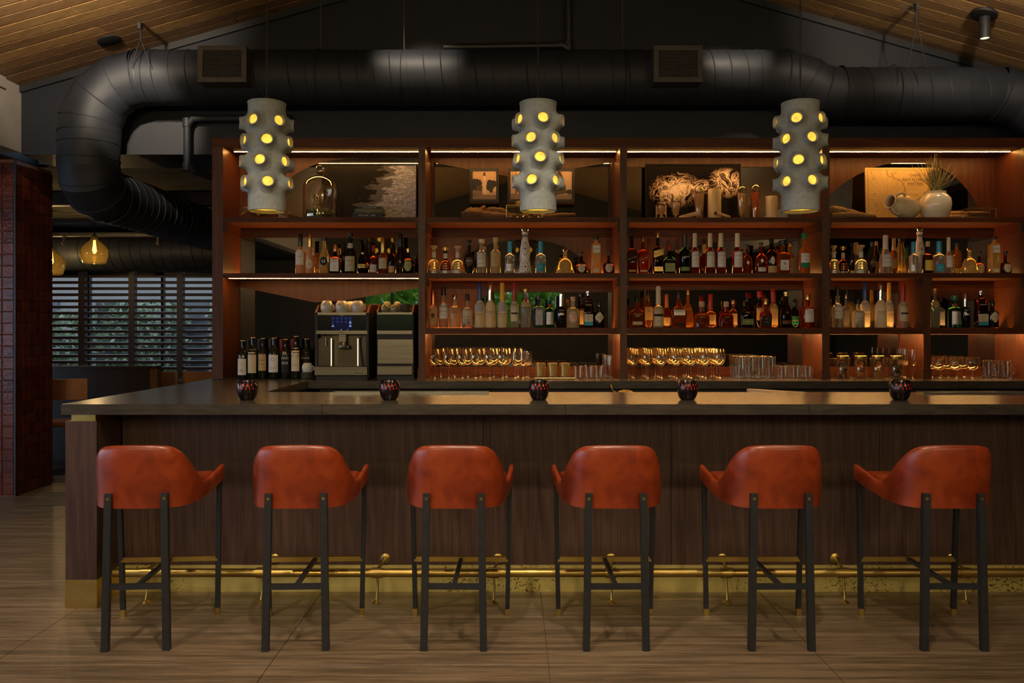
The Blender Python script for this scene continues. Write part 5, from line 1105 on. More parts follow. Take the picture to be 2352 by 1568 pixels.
g2 = stemware('narrow tasting glass at the right end of the wine glass row', 'narrow tasting glasses', .030, .092, sb)
spread(g2, [(X(1184, 6.52), 6.52), (X(1202, 6.52), 6.52), (X(1214, 6.58), 6.58), (X(1210, 6.68), 6.68)])
g3 = stemware('wine glass in the dense block under the whiskey bottles', 'wine glasses of the third bay', .038, .098, wb)
spread(g3, [(X(p, 6.51), 6.51+.0945*j) for j in range(4) for p in (1455, 1487, 1519, 1553, 1587, 1620, 1653)], rows=[7]*4, base='wine glass in the block under the whiskey bottles')
h1 = tumbler('tall straight highball glass right of the wine glass block', 'highball glasses of the third bay', .0345, .168, 'highball_glass')
spread(h1, [(X(p, 6.52), 6.52+.078*j) for j in range(4) for p in (1702, 1725, 1748, 1771)], rows=[4]*4, base='highball glass right of the wine glass block')
r1 = tumbler('low rocks glass at the right end of the third bay', 'rocks glasses of the third bay', .0385, .095, 'rocks_glass')
spread(r1, [(X(p, 6.52), 6.52+.085*j) for j in range(3) for p in (1800, 1828, 1856)], rows=[3]*3, base='low rocks glass ending the third bay')
SMOKE = mat('smoked_gold', (.45, .32, .12), .25, .8)
tr = thing('serving_tray', 'flat black tray under the gilded tumblers', 'tray', (X(1275, 6.58), 6.60, ZB+.0005))
MB().box(-.165, .165, -.10, .12, 0, .006, .002).build('plate', GLOSSBLACK, tr, smooth=0)
r2 = tumbler('gilded tumbler on the black tray', 'gilded tumblers on the black tray', .041, .108, 'gilded_tumbler', SMOKE, .85)
spread(r2, [(X(p, 6.54), 6.56+.09*j) for j in range(2) for p in (1242, 1270, 1298)], ZB+.0065, [3]*2)
r3 = tumbler('low rocks glass between the tray and the tall glasses', 'rocks glasses of the second bay', .037, .095, 'rocks_glass')
spread(r3, [(X(p, 6.53), 6.53+.082*j) for j in range(2) for p in (1328, 1353, 1376)], rows=[3]*2, base='low rocks glass right of the black tray')
h2 = tumbler('tall highball glass in the right corner of the second bay', 'highball glasses of the second bay', .032, .175, 'highball_glass')
spread(h2, [(X(p, 6.56), 6.56+.07*j) for j in range(3) for p in (1396, 1402)][0::2])
# fourth bay: jars, flutes, gin goblets, mugs
def jar(px, fill, label):
    t = thing('garnish_jar', label, 'jar', (X(px, 6.50), 6.50, ZB+.0005)); r = .048; h = .178
    MB().lathe([(0, 0), (r*.95, 0), (r, .006), (r, h*.72), (r*.86, h*.80), (r*.84, h*.84)], 28).build('glass', THIN, t)
    MB().lathe([(0, h*.83), (r*.92, h*.83), (r*.95, h*.86), (r*.95, h*.985), (r*.9, h), (0, h)], 28).build('lid', CC['gold'], t)
    rnd = random.Random(int(px)); b = MB()
    for k in range(16):
        a = rnd.uniform(0, 6.28); rr = rnd.uniform(.008, .024); c = Vector((rr*math.cos(a), rr*math.sin(a), .02+.0066*k)); d = Vector((rnd.uniform(-1, 1), rnd.uniform(-1, 1), rnd.uniform(-.6, .6))).normalized()
        q = d.to_track_quat('Z', 'Y').to_matrix().to_4x4(); M = Matrix.Translation(c) @ q
        b.cur = k % 2; b.lathe([(0, -.0015), (.0175, -.002), (.019, 0), (.0175, .002), (0, .0015)], 14, M=M)
    b.build('dried_fruit', fill, t)['kind'] = 'stuff'
fr_ = lambda n, c: mat('fruit_'+n, c, .5)
jar(1936, [fr_('dark', (.05, .03, .015)), fr_('rind', (.30, .20, .09))], 'gold-lidded jar of dark dried slices, left of the four'); jar(1977, [fr_('orange', (.38, .12, .025)), fr_('blood', (.25, .05, .015))], 'gold-lidded jar of dried orange slices'); jar(2017, [fr_('yellow', (.45, .28, .06)), fr_('orange', (.38, .12, .025))], 'gold-lidded jar of yellow dried fruit'); jar(2059, [fr_('dark', (.05, .03, .015)), fr_('blackish', (.015, .012, .01))], 'gold-lidded jar of near-black dried slices, right of the four')
fl = stemware('slim champagne flute right of the garnish jars', 'champagne flutes', .029, .095, [(.01, .1), (.019, .118), (.0235, .15), (.0235, .19), (.0215, .225)], 'champagne_flute')
spread(fl, [(X(p, D_), D_) for p, D_ in ((2081, 6.565), (2076, 6.635), (2098, 6.50), (2066, 6.78), (2071, 6.705))])
h3 = tumbler('straight glass standing behind the garnish jars', 'straight glasses behind the garnish jars', .033, .15, 'highball_glass')
spread(h3, [(X(p, 6.68), 6.68) for p in (1912, 1944, 1976, 2006, 2036)], rows=[5], base='straight glass behind the garnish jars')
gb = stemware('wide gin goblet under the green gin bottle', 'gin goblets', .036, .062, [(.02, .064), (.042, .078), (.054, .102), (.055, .125), (.051, .15), (.047, .168)], 'gin_goblet')
spread(gb, [(X(p, 6.52), 6.52+.118*j) for j in range(3) for p in (2158, 2196, 2234)], rows=[3]*3)
mg = tumbler('thick glass beer mug with a handle beside the gin goblets', 'glass beer mugs', .039, .135, 'beer_mug')
MB().tube([(.037, 0, .11), (.062, 0, .105), (.068, 0, .07), (.06, 0, .035), (.036, 0, .028)], .0065, 8).build('handle', SOLIDG, mg)
for i, (p, d) in enumerate(((2276, 6.74), (2268, 6.56), (2290, 6.65), (2311, 6.53))):
    o = mg if i == 0 else copy_tree(mg); o['label'] = 'thick glass beer mug beside the gin goblets, '+('furthest back', 'nearest the goblets', 'second from the right', 'rightmost in front')[i]; o.location = (X(p, d), d, ZB+.0005); o.rotation_euler = (0, 0, (-1.0, -1.3, .2, -.1)[i])
# ================================================================== coffee station
CUPM = mat('stoneware_grey', (.40, .385, .34), .16, coat=.4); CUPG = mat('stoneware_olive', (.16, .145, .085), .2, coat=.3)
def cup(x, y, z, r, h, m, rz, label, group=None):
    t = thing('coffee_cup', label, 'cup', (x, y, z), rz, group)   # stored upside down
    MB().lathe([(0, h), (r*.62, h), (r*.68, h*.97), (r*.95, h*.72), (r, h*.45), (r*.93, h*.12), (r*.86, 0), (r*.80, 0), (r*.88, h*.45), (r*.6, h*.88), (0, h*.9)], 28).build('bowl', m, t)
    MB().tube([(r*.9, 0, h*.2), (r*1.25, 0, h*.25), (r*1.34, 0, h*.45), (r*1.2, 0, h*.62), (r*.95, 0, h*.62)], r*.1, 8).build('handle', m, t)
cm = thing('coffee_machine', 'black and steel bean-to-cup coffee machine with a lit touch panel', 'coffee machine', (X(785, 6.40), 6.40, ZB))
mw = .205; s_ = 6.40/F
def zz(py): return Z(py, 6.40)-ZB
DKS = mat('dark_steel', (.075, .062, .045), .3, .9); MST = noisemat('machine_steel', (.13, .12, .095), (.20, .185, .15), (2, 60, 60), rough=.34, metal=1.)
def rear_box(b): return b
MB().box(-mw+.006, mw-.006, .10, .40, .02, zz(724)).build('body', BLACK, cm, smooth=0)
for sx_ in (-1, 1): MB().box(sx_*mw-(.02 if sx_ > 0 else 0), sx_*mw+(.02 if sx_ < 0 else 0), 0, .40, .02, zz(718)).build('side_panel', BLACK, cm, smooth=0)
for sx_ in (-1, 1):
    b = MB(); b.prism([(.0, zz(718)), (.40, zz(718)), (.40, zz(696)), (.10, zz(699))], lambda u, v, d: (d, u, v), sx_*mw-(.014 if sx_ > 0 else 0), sx_*mw+(.014 if sx_ < 0 else 0)); b.build('gallery_side', WALX, cm, smooth=0)
MB().box(-mw+.014, mw-.014, .39, .40, zz(718), zz(699)).build('gallery_back', WALX, cm, smooth=0)
MB().box(-mw+.01, mw-.01, .0, .40, zz(723), zz(717)).build('cup_tray', MST, cm, smooth=0)
MB().box(-mw+.014, mw-.014, .004, .10, zz(759), zz(723)).build('display_panel', GLOSSBLACK, cm, smooth=0)
scr = MB().box(X(763, 6.4)-X(785, 6.4), X(810, 6.4)-X(785, 6.4), .0025, .004, zz(758), zz(726)).build('touch_screen', mat('screen', (.004, .005, .015), .1, emis=(.05, .07, .35), es=.04), cm, smooth=0)
ic = [MB(), MB()]
for i in range(5):
    for j in range(3):
        if j == 2 and i not in (0, 4): continue
        br = 1 if (i == 4 and j > 0) or (i == 0 and j == 2) else 0; cx_, cz_ = (-.068+.033*i, zz(731+j*8))
        ic[br].box(cx_-.008, cx_+.008, .0015, .0024, cz_-.008, cz_+.008) if not br else add_text(ic[1], 'A' if i == 4 else 'S', lambda u, v: (u, .0018, v), cx_, cz_+.003, .013)
        if br: ic[1].box(cx_-.010, cx_+.010, .0015, .0024, cz_-.010, cz_-.006)
add_text(ic[1], '-4', lambda u, v: (u, .0018, v), .042, zz(756.5), .008); add_text(ic[1], '▲', lambda u, v: (u, .0018, v), -.004, zz(756.5), .008)
ic[0].build('screen_icon', glow('icon_dim', (.12, .16, .75), .12), cm, smooth=0)['kind'] = 'stuff'; ic[1].build('screen_icon', glow('icon_bright', (.35, .5, 1.), .9), cm, smooth=0)['kind'] = 'stuff'
b = MB(); add_text(b, 'Favorites', lambda u, v: (u, .003, v), 0, zz(724.5), .005); b.build('lettering', INKW, cm, smooth=0, fix=False)
MB().box(-mw+.01, mw-.01, -.004, .10, zz(767), zz(759)).build('trim_bar', MST, cm, smooth=0)
b = MB(); add_text(b, 'Eversys', lambda u, v: (u, -.0046, v), 0, zz(763), .0135); b.build('lettering', INK, cm, smooth=0, fix=False)
MB().box(-mw+.02, mw-.02, .09, .10, zz(841), zz(767)).build('recess', DKS, cm, smooth=0)
for a, c in ((-mw+.02, -.085), (.115, mw-.02)): MB().box(a, c, .02, .03, zz(840), zz(777)).build('steel_panel', DKS, cm, smooth=0)
for p in (760, 821): MB().box(X(p, 6.4)-X(785, 6.4)-.0028, X(p, 6.4)-X(785, 6.4)+.0028, .012, .02, zz(840), zz(777)).build('light_bar', glow('machine_light', (1., .72, .36), 2.2), cm, smooth=0)
MB().box(-.026, .026, .02, .07, zz(785), zz(768)).build('brew_head', MST, cm, smooth=0)
MB().lathe([(0, 0), (.048, 0), (.05, .006), (.05, .022), (.03, .026), (.022, .05), (0, .05)], 24, c=(.006, .05, zz(800))).build('spout', MST, cm)
MB().tube([(-.125, .01, zz(770)), (-.118, -.01, zz(775)), (-.118, -.012, zz(790)), (-.112, -.012, zz(794))], .006, 8).build('water_spout', CHROME, cm)
MB().tube([(.155, .0, zz(772)), (.135, -.012, zz(778)), (.142, -.012, zz(810)), (.158, -.012, zz(838))], .0075, 8).build('steam_wand', BLACKMET, cm)
MB().box(-mw, mw-.005, -.02, .40, zz(862), zz(841), .004).build('drip_tray', MST, cm, smooth=0)
b = MB(); add_text(b, 'Cameo', lambda u, v: (u, -.0206, v), .135, zz(855), .016); b.build('lettering', INK, cm, smooth=0, fix=False)
MB().box(-mw+.01, mw-.01, 0, .40, 0, zz(862)).build('plinth', BLACK, cm, smooth=0)
fm = thing('milk_fridge', 'black module with a steel door beside the coffee machine', 'fridge', (X(907, 6.40), 6.40, ZB)); mw = .140
MB().box(-mw, mw, .02, .40, .0, zz(720)).build('body', BLACK, fm, smooth=0)
MB().box(-mw+.008, mw-.008, .004, .02, zz(758), zz(723)).build('top_panel', GLOSSBLACK, fm, smooth=0)
MB().box(-mw+.004, mw-.008, -.004, .02, zz(767), zz(759)).build('trim_bar', MST, fm, smooth=0); MB().box(-mw+.006, mw-.006, .0, .40, zz(722), zz(717)).build('cup_tray', MST, fm, smooth=0)
MB().box(-mw+.006, mw+.0, .0, .02, zz(836), zz(778), .004).build('door', MST, fm, smooth=0); MB().box(-mw+.004, mw-.008, -.004, .02, zz(861), zz(840), .003).build('drawer', MST, fm, smooth=0)
for sx_ in (-1, 1):
    b = MB(); b.prism([(.0, zz(717)), (.40, zz(717)), (.40, zz(696)), (.10, zz(699))], lambda u, v, d: (d, u, v), sx_*mw-(.012 if sx_ > 0 else 0), sx_*mw+(.012 if sx_ < 0 else 0)); b.build('gallery_side', WALX, fm, smooth=0)
MB().box(-mw+.012, mw-.012, .39, .40, zz(717), zz(699)).build('gallery_back', WALX, fm, smooth=0)
zc1 = ZB+zz(717)+.0008
for px, y, l in ((751, 6.47, 'large upturned grey cup at the left of the coffee machine top'), (785, 6.47, 'large upturned grey cup in the middle of the coffee machine top'), (822, 6.47, 'large upturned grey cup at the right of the coffee machine top'), (806, 6.60, 'large upturned grey cup at the back of the coffee machine top')):
    cup(X(px, y), y, zc1, .049, .088, CUPM, -.35, l)
for px, y, l in ((885, 6.46, 'small upturned olive cup at the front left of the milk module'), (906, 6.46, 'small upturned olive cup at the front right of the milk module'), (889, 6.57, 'small upturned olive cup at the back left of the milk module'), (913, 6.58, 'small upturned olive cup at the back right of the milk module')):
    cup(X(px, y), y, zc1, .034, .058 if y < 6.5 else .085, CUPG, -.3, l)
def saucer(x, y, z, r, m, label, group): 
    t = tag(MB().lathe([(0, .004), (r*.5, .004), (r*.55, 0), (r*.6, 0), (r, .009), (r, .0105), (r*.6, .005), (0, .006)], 28).build('saucer', m, None, loc=(x, y, z)), label, 'saucer', group); return t
for k in range(6): saucer(X(931, 6.50), 6.50, zc1+.0105*k, .052, CUPG, 'olive saucer in the stack on the milk module', 'olive saucers on the milk module')
for k in range(5): saucer(X(705, 6.47), 6.47, ZB+.0005+.0105*k, .048, mat('stoneware_green', (.17, .19, .13), .2), 'green saucer in the stack beside the coffee machine', 'green saucers on the counter')
cup(X(706, 6.47), 6.47, ZB+.0535, .042, .07, CUPM, -.3, 'upturned grey cup on the green saucer stack')
# small things behind the bar
bw = thing('brass_strainer', 'brass fluted bowl peeping over the inner edge of the bar', 'bowl', (X(1437, 5.6), 5.6, .9855)); n = 48; vs = []; fs = []
pr_ = [(.012, .0), (.042, .003), (.052, .022), (.044, .040), (.018, .050), (.0, .052)]
for r, z in pr_:
    for j in range(n): a = 2*math.pi*j/n; k = 1+.06*math.cos(12*a); vs.append((r*k*math.cos(a), r*k*math.sin(a), z))
for i in range(len(pr_)-1):
    for j in range(n): fs.append((i*n+j, i*n+(j+1) % n, (i+1)*n+(j+1) % n, (i+1)*n+j))
MB().add(vs, fs).build('bowl', BRASS, bw); MB().tube([(-.05, 0, .02), (-.09, -.01, .05), (-.1, -.01, .085)], .004, 6).build('handle', BRASS, bw)
st = thing('speed_rail_shelf', 'black working shelf on the bartender side below the bar top', 'shelf', (0, 5.5, 0))
MB().box(XI+.1, 3.9, -.2, .25, .955, .985).build('top', BLACK, st, smooth=0); MB().box(XI+.12, 3.88, -.18, .2, 0, .955).build('body', BLACK, st, smooth=0)
cb = thing('chopping_board', 'pale curved wooden board lying behind the bar at the right', 'board', (X(1815, 5.45), 5.48, .9855))
pts = [(-.26, .03), (-.24, .055), (-.19, .06), (0, .04), (.28, .0), (.28, -.06), (-.1, -.05), (-.22, -.01)]
MB().prism(list(reversed(pts)), lambda u, v, d: (u, v*1.6, d+.03+(-u)*.05), 0, .018).build('board', woodmat('maple', (.30, .19, .10), (.42, .28, .16), (.52, .36, .21), 'x', space='obj'), cb)
MB().box(-.2, .2, -.03, .03, 0, .02).build('foot', BLACK, cb, smooth=0)
cn = thing('coaster', 'small black coaster lying by the foot of the shelving end', 'coaster', (X(503, 6.38), 6.38, ZB)); MB().lathe([(0, 0), (.045, 0), (.045, .006), (0, .006)], 24).build('disc', BLACK, cn)
# ================================================================== decoration on the top shelf
ZT = ZA1+.0005
DRIFT = woodmat('driftwood', (.055, .024, .010), (.14, .070, .028), (.25, .14, .062), 'x', .75, 'obj', 60, 6.)
DRIFTP = woodmat('driftwood_pale', (.12, .065, .028), (.27, .165, .075), (.42, .28, .14), 'x', .75, 'obj', 60, 6.)
for _m in (DRIFT, DRIFTP): bump(_m, noise(_m, coords(_m, (9, 70, 70), 'obj'), 1., 5., .65, .8), .9, .012)
def log(b, pts, rads, seed=1, n=12, sub=5):
    rnd = random.Random(seed); P = catmull(pts, sub); R = [v.x for v in catmull([(r, 0, 0) for r in rads], sub)]
    P = [p+Vector((rnd.uniform(-1, 1), rnd.uniform(-1, 1), rnd.uniform(-1, 1)))*r*.13 for p, r in zip(P, R)]
    b.tube(P, [r*rnd.uniform(.88, 1.12) for r in R], n)
def drift(name, label, x, y, branches, m, seed):
    t = thing(name, label, 'driftwood', (x, y, ZT+.015))
    for i, (pts, rads) in enumerate(branches):
        b = MB(); log(b, pts, rads, seed+i); b.build('trunk' if i == 0 else 'branch', m, t, smooth=50)
D0 = 6.60
drift('driftwood', 'gnarled brown driftwood root below the left ceramic lamp', X(612, D0), D0, [([(-.21, 0, .012), (-.19, 0, .05), (-.14, 0, .062), (-.05, .0, .04), (.05, 0, .05), (.12, 0, .055), (.17, 0, .03), (.22, 0, .012)], [.01, .022, .026, .024, .024, .022, .018, .008]), ([(-.14, 0, .06), (-.17, -.03, .03), (-.19, -.05, .01)], [.02, .014, .008]), ([(.1, 0, .05), (.15, -.04, .03), (.18, -.05, .008)], [.018, .013, .008]), ([(-.05, .0, .04), (-.06, -.03, .012)], [.018, .01])], DRIFT, 3)
# glass dome
DG = thing('glass_dome', 'glass cloche over a mossy miniature garden with a knob on top', 'cloche', (X(735, 6.58), 6.58, ZT))
MB().lathe([(.128, .012), (.130, .03), (.130, .25), (.122, .285), (.095, .315), (.05, .335), (.03, .345), (.022, .352)], 40).build('dome', THIN, DG, smooth=60)
MB().lathe([(.018, .348), (.026, .358), (.0375, .376), (.0385, .392), (.032, .412), (.015, .423), (0, .425)], 24).build('knob', SOLIDG, DG)
MB().lathe([(0, 0), (.135, 0), (.135, .012), (0, .012)], 40).build('base', BOOTHW, DG)
MOSS = noisemat('moss', (.05, .065, .018), (.16, .17, .05), (60, 60, 60), 'obj', rough=.95)
rnd = random.Random(11); b = MB()
for i in range(130):
    a = rnd.uniform(0, 6.28); rr = math.sqrt(rnd.random())*.112; r = rnd.uniform(.006, .015); c = (rr*math.cos(a), rr*math.sin(a), .02+rnd.uniform(0, .04)*(1.2 if rr < .06 else .7)+.02)
    b.lathe([(0, -r), (r*.7, -r*.7), (r*rnd.uniform(.85, 1.1), 0), (r*.7, r*.7), (0, r)], 7, c=c)
b.build('moss', MOSS, DG)['kind'] = 'stuff'
for i, pts in enumerate(([(-.02, 0, .05), (-.025, 0, .13), (-.012, .0, .20), (.025, 0, .27)], [(-.024, 0, .13), (-.05, .01, .17), (-.04, .0, .2)], [(.04, 0, .05), (.045, 0, .12), (.06, 0, .17), (.055, 0, .19)], [(-.02, 0, .11), (.02, 0, .13), (.05, 0, .16)])):
    b = MB(); b.tube(catmull(pts, 5), [.0045]*(len(pts)*5-4), 6); b.build('twig', DRIFT, DG)
for i, c in enumerate(((-.045, -.02, .1), (.012, .0, .205), (.055, -.01, .195), (-.03, 0, .165))):
    MB().lathe([(0, 0), (.011, .004), (.008, .014), (.004, .03), (0, .036)], 8, c=c).build('dried_bud', mat('dried_bud', (.22, .08, .03), .7), DG)
# framed pictures
def picture(name, label, x0, x1, y0, y1, D, fw, m, lean=0., fm=GLOSSBLACK, base=None, depth=.02, cat='picture', glass=True):
    xa, xb = X(x0, D), X(x1, D); z0, z1 = Z(y1, D), Z(y0, D)
    if base is not None: z1 = z1-z0+base; z0 = base+.0012
    w, h = xb-xa, z1-z0; t = thing(name, label, cat, ((xa+xb)/2, D, z0)); t.rotation_euler = (-lean, 0, 0)
    f = MB(); f.box(-w/2, w/2, 0, depth, 0, fw); f.box(-w/2, w/2, 0, depth, h-fw, h); f.box(-w/2, -w/2+fw, 0, depth, fw, h-fw); f.box(w/2-fw, w/2, 0, depth, fw, h-fw)
    f.build('frame', fm, t, smooth=0); p = MB().box(-w/2+fw, w/2-fw, depth*.35, depth*.8, fw, h-fw).build('print', m, t, smooth=0)
    return t, w, h, p
# beach photograph: foaming surf on dark sand
SEA = mat('beach_print', (.1, .1, .1), .3, spec=.12, coat=.05)
v = coords(SEA, (1, 1, 1), 'gen'); sp = nd(SEA, 'ShaderNodeSeparateXYZ'); lk(SEA, v, sp.inputs[0])
nn = noise(SEA, coords(SEA, (3.2, 1, 9), 'gen'), 1., 5., .55, .4)
def mth(m, op, a, b_=None):
    n = nd(m, 'ShaderNodeMath', operation=op)
    for i, q in enumerate((a, b_)):
        if q is None: continue
        if isinstance(q, (int, float)): n.inputs[i].default_value = q
        else: lk(m, q, n.inputs[i])
    return n.outputs[0]
edge = mth(SEA, 'ADD', mth(SEA, 'SUBTRACT', mth(SEA, 'MULTIPLY', sp.outputs[0], 1.25), mth(SEA, 'MULTIPLY', sp.outputs[2], .42)), mth(SEA, 'MULTIPLY', mth(SEA, 'SUBTRACT', nn, .5), .95))
foam = noise(SEA, coords(SEA, (16, 1, 34), 'gen'), 1., 6., .7, 1.)
sea = ramp(SEA, foam, [(.3, (.05, .052, .075)), (.5, (.16, .17, .23)), (.68, (.38, .41, .53))])
basecol(SEA, mixc(SEA, ramp(SEA, edge, [(.60, (0, 0, 0)), (.615, (1, 1, 1))]), mixc(SEA, ramp(SEA, edge, [(.42, (0, 0, 0)), (.43, (1, 1, 1))]), (.008, .008, .008), (.06, .062, .08)), sea))
picture('beach_photograph', 'large framed black and white photograph of surf on a dark beach', 738, 957, 364, 499, 6.76, .008, SEA, .045, base=ZT)
# books
for k, (x0, x1, h, c, tx, tc) in enumerate(((808, 876, .016, (.012, .016, .03), "Hemingway's HAVANA", INKW), (808, 877, .026, (.010, .014, .03), 'ASSOULINE   CUBA', INKW), (812, 879, .012, (.05, .06, .035), 'THE KEYS', INKG), (815, 879, .024, (.13, .14, .06), 'WILD FLORIDA', INKR), (821, 877, .018, (.015, .045, .04), 'THE ISLANDS  TRAVEL', INKW))):
    zb = ZT+sum((.016, .026, .012, .024, .018)[:k])+.0003*k; D_ = 6.55
    t = thing('book', ['black book at the bottom of the stack', 'navy book second from the bottom of the stack', 'thin olive book in the middle of the stack', 'yellow-green book second from the top of the stack', 'dark teal book on top of the stack'][k], 'book', ((X(x0, D_)+X(x1, D_))/2, D_, zb), .03*(k % 2))
    w = (X(x1, D_)-X(x0, D_))/2; cm_ = mat('book_cover_%d' % k, c, .45)
    b = MB(); b.box(-w, w, 0, .16, 0, .002); b.box(-w, w, 0, .16, h-.0025, h-.0005); b.box(-w, w, 0, .003, .002, h-.0025); b.build('cover', cm_, t, smooth=0)
    MB().box(-w+.003, w-.003, .003, .157, .002, h-.0025).build('pages', mat('book_pages', (.45, .40, .30), .8), t, smooth=0)
    b = MB(); add_text(b, tx, lambda u, v: (u, -.0006, v), 0, h*.48, h*.42, w*1.5); b.build('lettering', tc, t, smooth=0, fix=False)
# three small photographs
SKY_ = mat('sepia_sky', (.36, .24, .15), .4); SEP = [mat('sepia_%d' % i, c, .45) for i, c in enumerate([(.014, .009, .006), (.05, .033, .021), (.46, .33, .23), (.15, .10, .064)])]
def flat(par, polys, w, h, fw, y):
    b = MB()
    for mi, pts in polys:
        b.cur = mi; b.prism([(-w/2+fw+p*(w-2*fw), fw+q*(h-2*fw)) for p, q in pts], lambda u, v, d: (u, d, v), y-.0006-.0002*mi, y)
    b.build('printed_scene', SEP, par, smooth=0)
def blob(cx, cy, rx, ry, seed, n=22): r_ = random.Random(seed); return [(cx+rx*(1+r_.uniform(-.16, .16))*math.cos(2*math.pi*i/n), cy+ry*(1+r_.uniform(-.16, .16))*math.sin(2*math.pi*i/n)) for i in range(n)]
PB = 6.74
def small(x0, x1, label):
    t, w, h, p = picture('small_photograph', label, x0, x1, 385, 464, PB, .023, SKY_, 0., BLACK, None, .018); 
    MB().box(-w/2, w/2, .002, .1, -.012, -.002).build('picture_ledge', WALX, t, smooth=0); return t, w, h
t, w, h = small(1079, 1146, 'black framed sepia photograph of a lighthouse'); py = .018*.35
flat(t, [(3, [(0, 0), (1, 0), (1, .16), (0, .16)]), (0, blob(.16, .5, .24, .24, 1)), (0, blob(.82, .46, .26, .22, 2)), (1, blob(.35, .36, .2, .13, 3)), (2, [(.40, .2), (.60, .2), (.55, .82), (.45, .82)]), (0, [(.43, .80), (.57, .80), (.57, .83), (.43, .83)]), (1, [(.45, .83), (.55, .83), (.55, .9), (.5, .96), (.45, .9)]), (3, [(0, .14), (.42, .14), (.42, .28), (0, .33)]), (2, [(.05, .02), (.95, .05), (.9, .1), (.1, .11)]), (2, [(.86, .26), (1, .26), (1, .46), (.93, .42), (.86, .34)])], w, h, .023, py)
t, w, h = small(1166, 1233, 'black framed sepia photograph of a palm, mostly behind the middle lamp')
flat(t, [(3, [(0, 0), (1, 0), (1, .2), (0, .2)]), (0, [(.2, .1), (.25, .1), (.28, .75), (.24, .75)])]+[(0, [(.26, .74), (.26+.22*math.cos(a), .74+.2*math.sin(a)), (.26+.17*math.cos(a+.3), .74+.15*math.sin(a+.3))]) for a in (0, .8, 1.6, 2.4, 3.1, 4.0, 5.4)]+[(1, blob(.6, .3, .3, .14, 5))], w, h, .023, py)
t, w, h = small(1253, 1320, 'black framed sepia photograph of a gabled building, right of the middle lamp')
flat(t, [(3, [(0, 0), (1, 0), (1, .18), (0, .12)]), (1, [(.1, .12), (.75, .2), (.75, .45), (.66, .62), (.62, .8), (.1, .8)]), (0, [(.3, .78), (.62, .78), (.52, .96), (.42, .98), (.34, .9)]), (2, [(.42, .7), (.56, .7), (.56, .8), (.42, .8)]), (0, [(.45, .5), (.52, .5), (.52, .62), (.45, .62)]), (0, blob(.88, .26, .14, .08, 6)), (2, [(.1, .03), (.6, .1), (.5, .12), (.1, .1)])], w, h, .023, py)
drift('driftwood', 'long forked driftwood branch across the second bay', X(1190, 6.68), 6.68, [([(-.44, 0, .03), (-.36, 0, .045), (-.28, 0, .035), (-.15, .01, .028), (.05, .02, .026), (.2, .02, .028), (.38, .01, .036), (.46, .0, .04)], [.03, .045, .034, .026, .02, .017, .014, .01]), ([(-.36, .01, .045), (-.30, .01, .075), (-.26, .01, .10)], [.026, .022, .018]), ([(-.30, .02, .06), (-.2, .03, .075), (-.12, .03, .068), (-.07, .03, .06)], [.022, .024, .02, .008])], DRIFT, 21)
def glassbox(x0, x1, y0, D, label, seed, dep=.09):
    t = thing('glass_box', label, 'box', ((X(x0, D)+X(x1, D))/2, D, ZT)); w = (X(x1, D)-X(x0, D))/2; h = Z(y0, D)-ZT; e = .0022
    b = MB()
    for sx_ in (-1, 1):
        for yy in (0, dep): b.box(sx_*w-e, sx_*w+e, yy-e, yy+e, 0, h)
    for zz_ in (e, h):
        for yy in (0, dep): b.box(-w, w, yy-e, yy+e, zz_-e, zz_+e)
        for sx_ in (-1, 1): b.box(sx_*w-e, sx_*w+e, 0, dep, zz_-e, zz_+e)
    b.build('brass_frame', BRASS, t, smooth=0)
    b = MB(); b.add([(-w, 0, 0), (w, 0, 0), (w, 0, h), (-w, 0, h)], [(0, 1, 2, 3)]); b.add([(-w, dep, 0), (w, dep, 0), (w, dep, h), (-w, dep, h)], [(0, 1, 2, 3)]); b.build('pane', THIN, t, smooth=0)
    r_ = random.Random(seed)
    for k in range(5):
        s = r_.uniform(.018, .03); c = Vector((-w*.75+1.5*w*k/4, dep*.5+r_.uniform(-.015, .015), .004))
        pts = [(0, s*1.1)]; vs = [c+Vector((s*math.cos(a)*r_.uniform(.7, 1.1), s*.8*math.sin(a)*r_.uniform(.7, 1.1), z_)) for z_ in (0, s*.7) for a in [2*math.pi*i/7 for i in range(7)]]+[c+Vector((r_.uniform(-.006, .006), 0, s*1.4))]
        MB().add(vs, [(i, (i+1) % 7, 7+(i+1) % 7, 7+i) for i in range(7)]+[(7+i, 7+(i+1) % 7, 14) for i in range(7)]+[tuple(range(7))]).build('crystal', SOLIDG if k % 2 else mat('dark_crystal', (.03, .03, .025), .1), t, smooth=0)
    return t
glassbox(1163, 1246, 471, 6.53, 'brass-edged glass box of crystals under the middle lamp', 4)
tq = thing('dried_flower', 'small dried golden flower peeping left of the middle lamp', 'flower', (X(1190, 6.66), 6.66, ZT))
MB().tube([(0, 0, 0), (0, 0, .1)], .003, 6).build('stem', DRIFT, tq)
r_ = random.Random(9); b = MB()
for k in range(26):
    a = r_.uniform(0, 6.28); e = r_.uniform(-.4, 1.4); d = Vector((math.cos(a)*math.cos(e), math.sin(a)*math.cos(e), math.sin(e))); p = Vector((0, 0, .125)); s_2 = d.cross(Vector((0, 0, 1))).normalized()*.008
    b.add([p, p+d*.02+s_2, p+d*.04, p+d*.02-s_2], [(0, 1, 2, 3)])
b.build('petals', mat('dried_petal', (.42, .27, .07), .7), tq, smooth=0, fix=False)['kind'] = 'stuff'
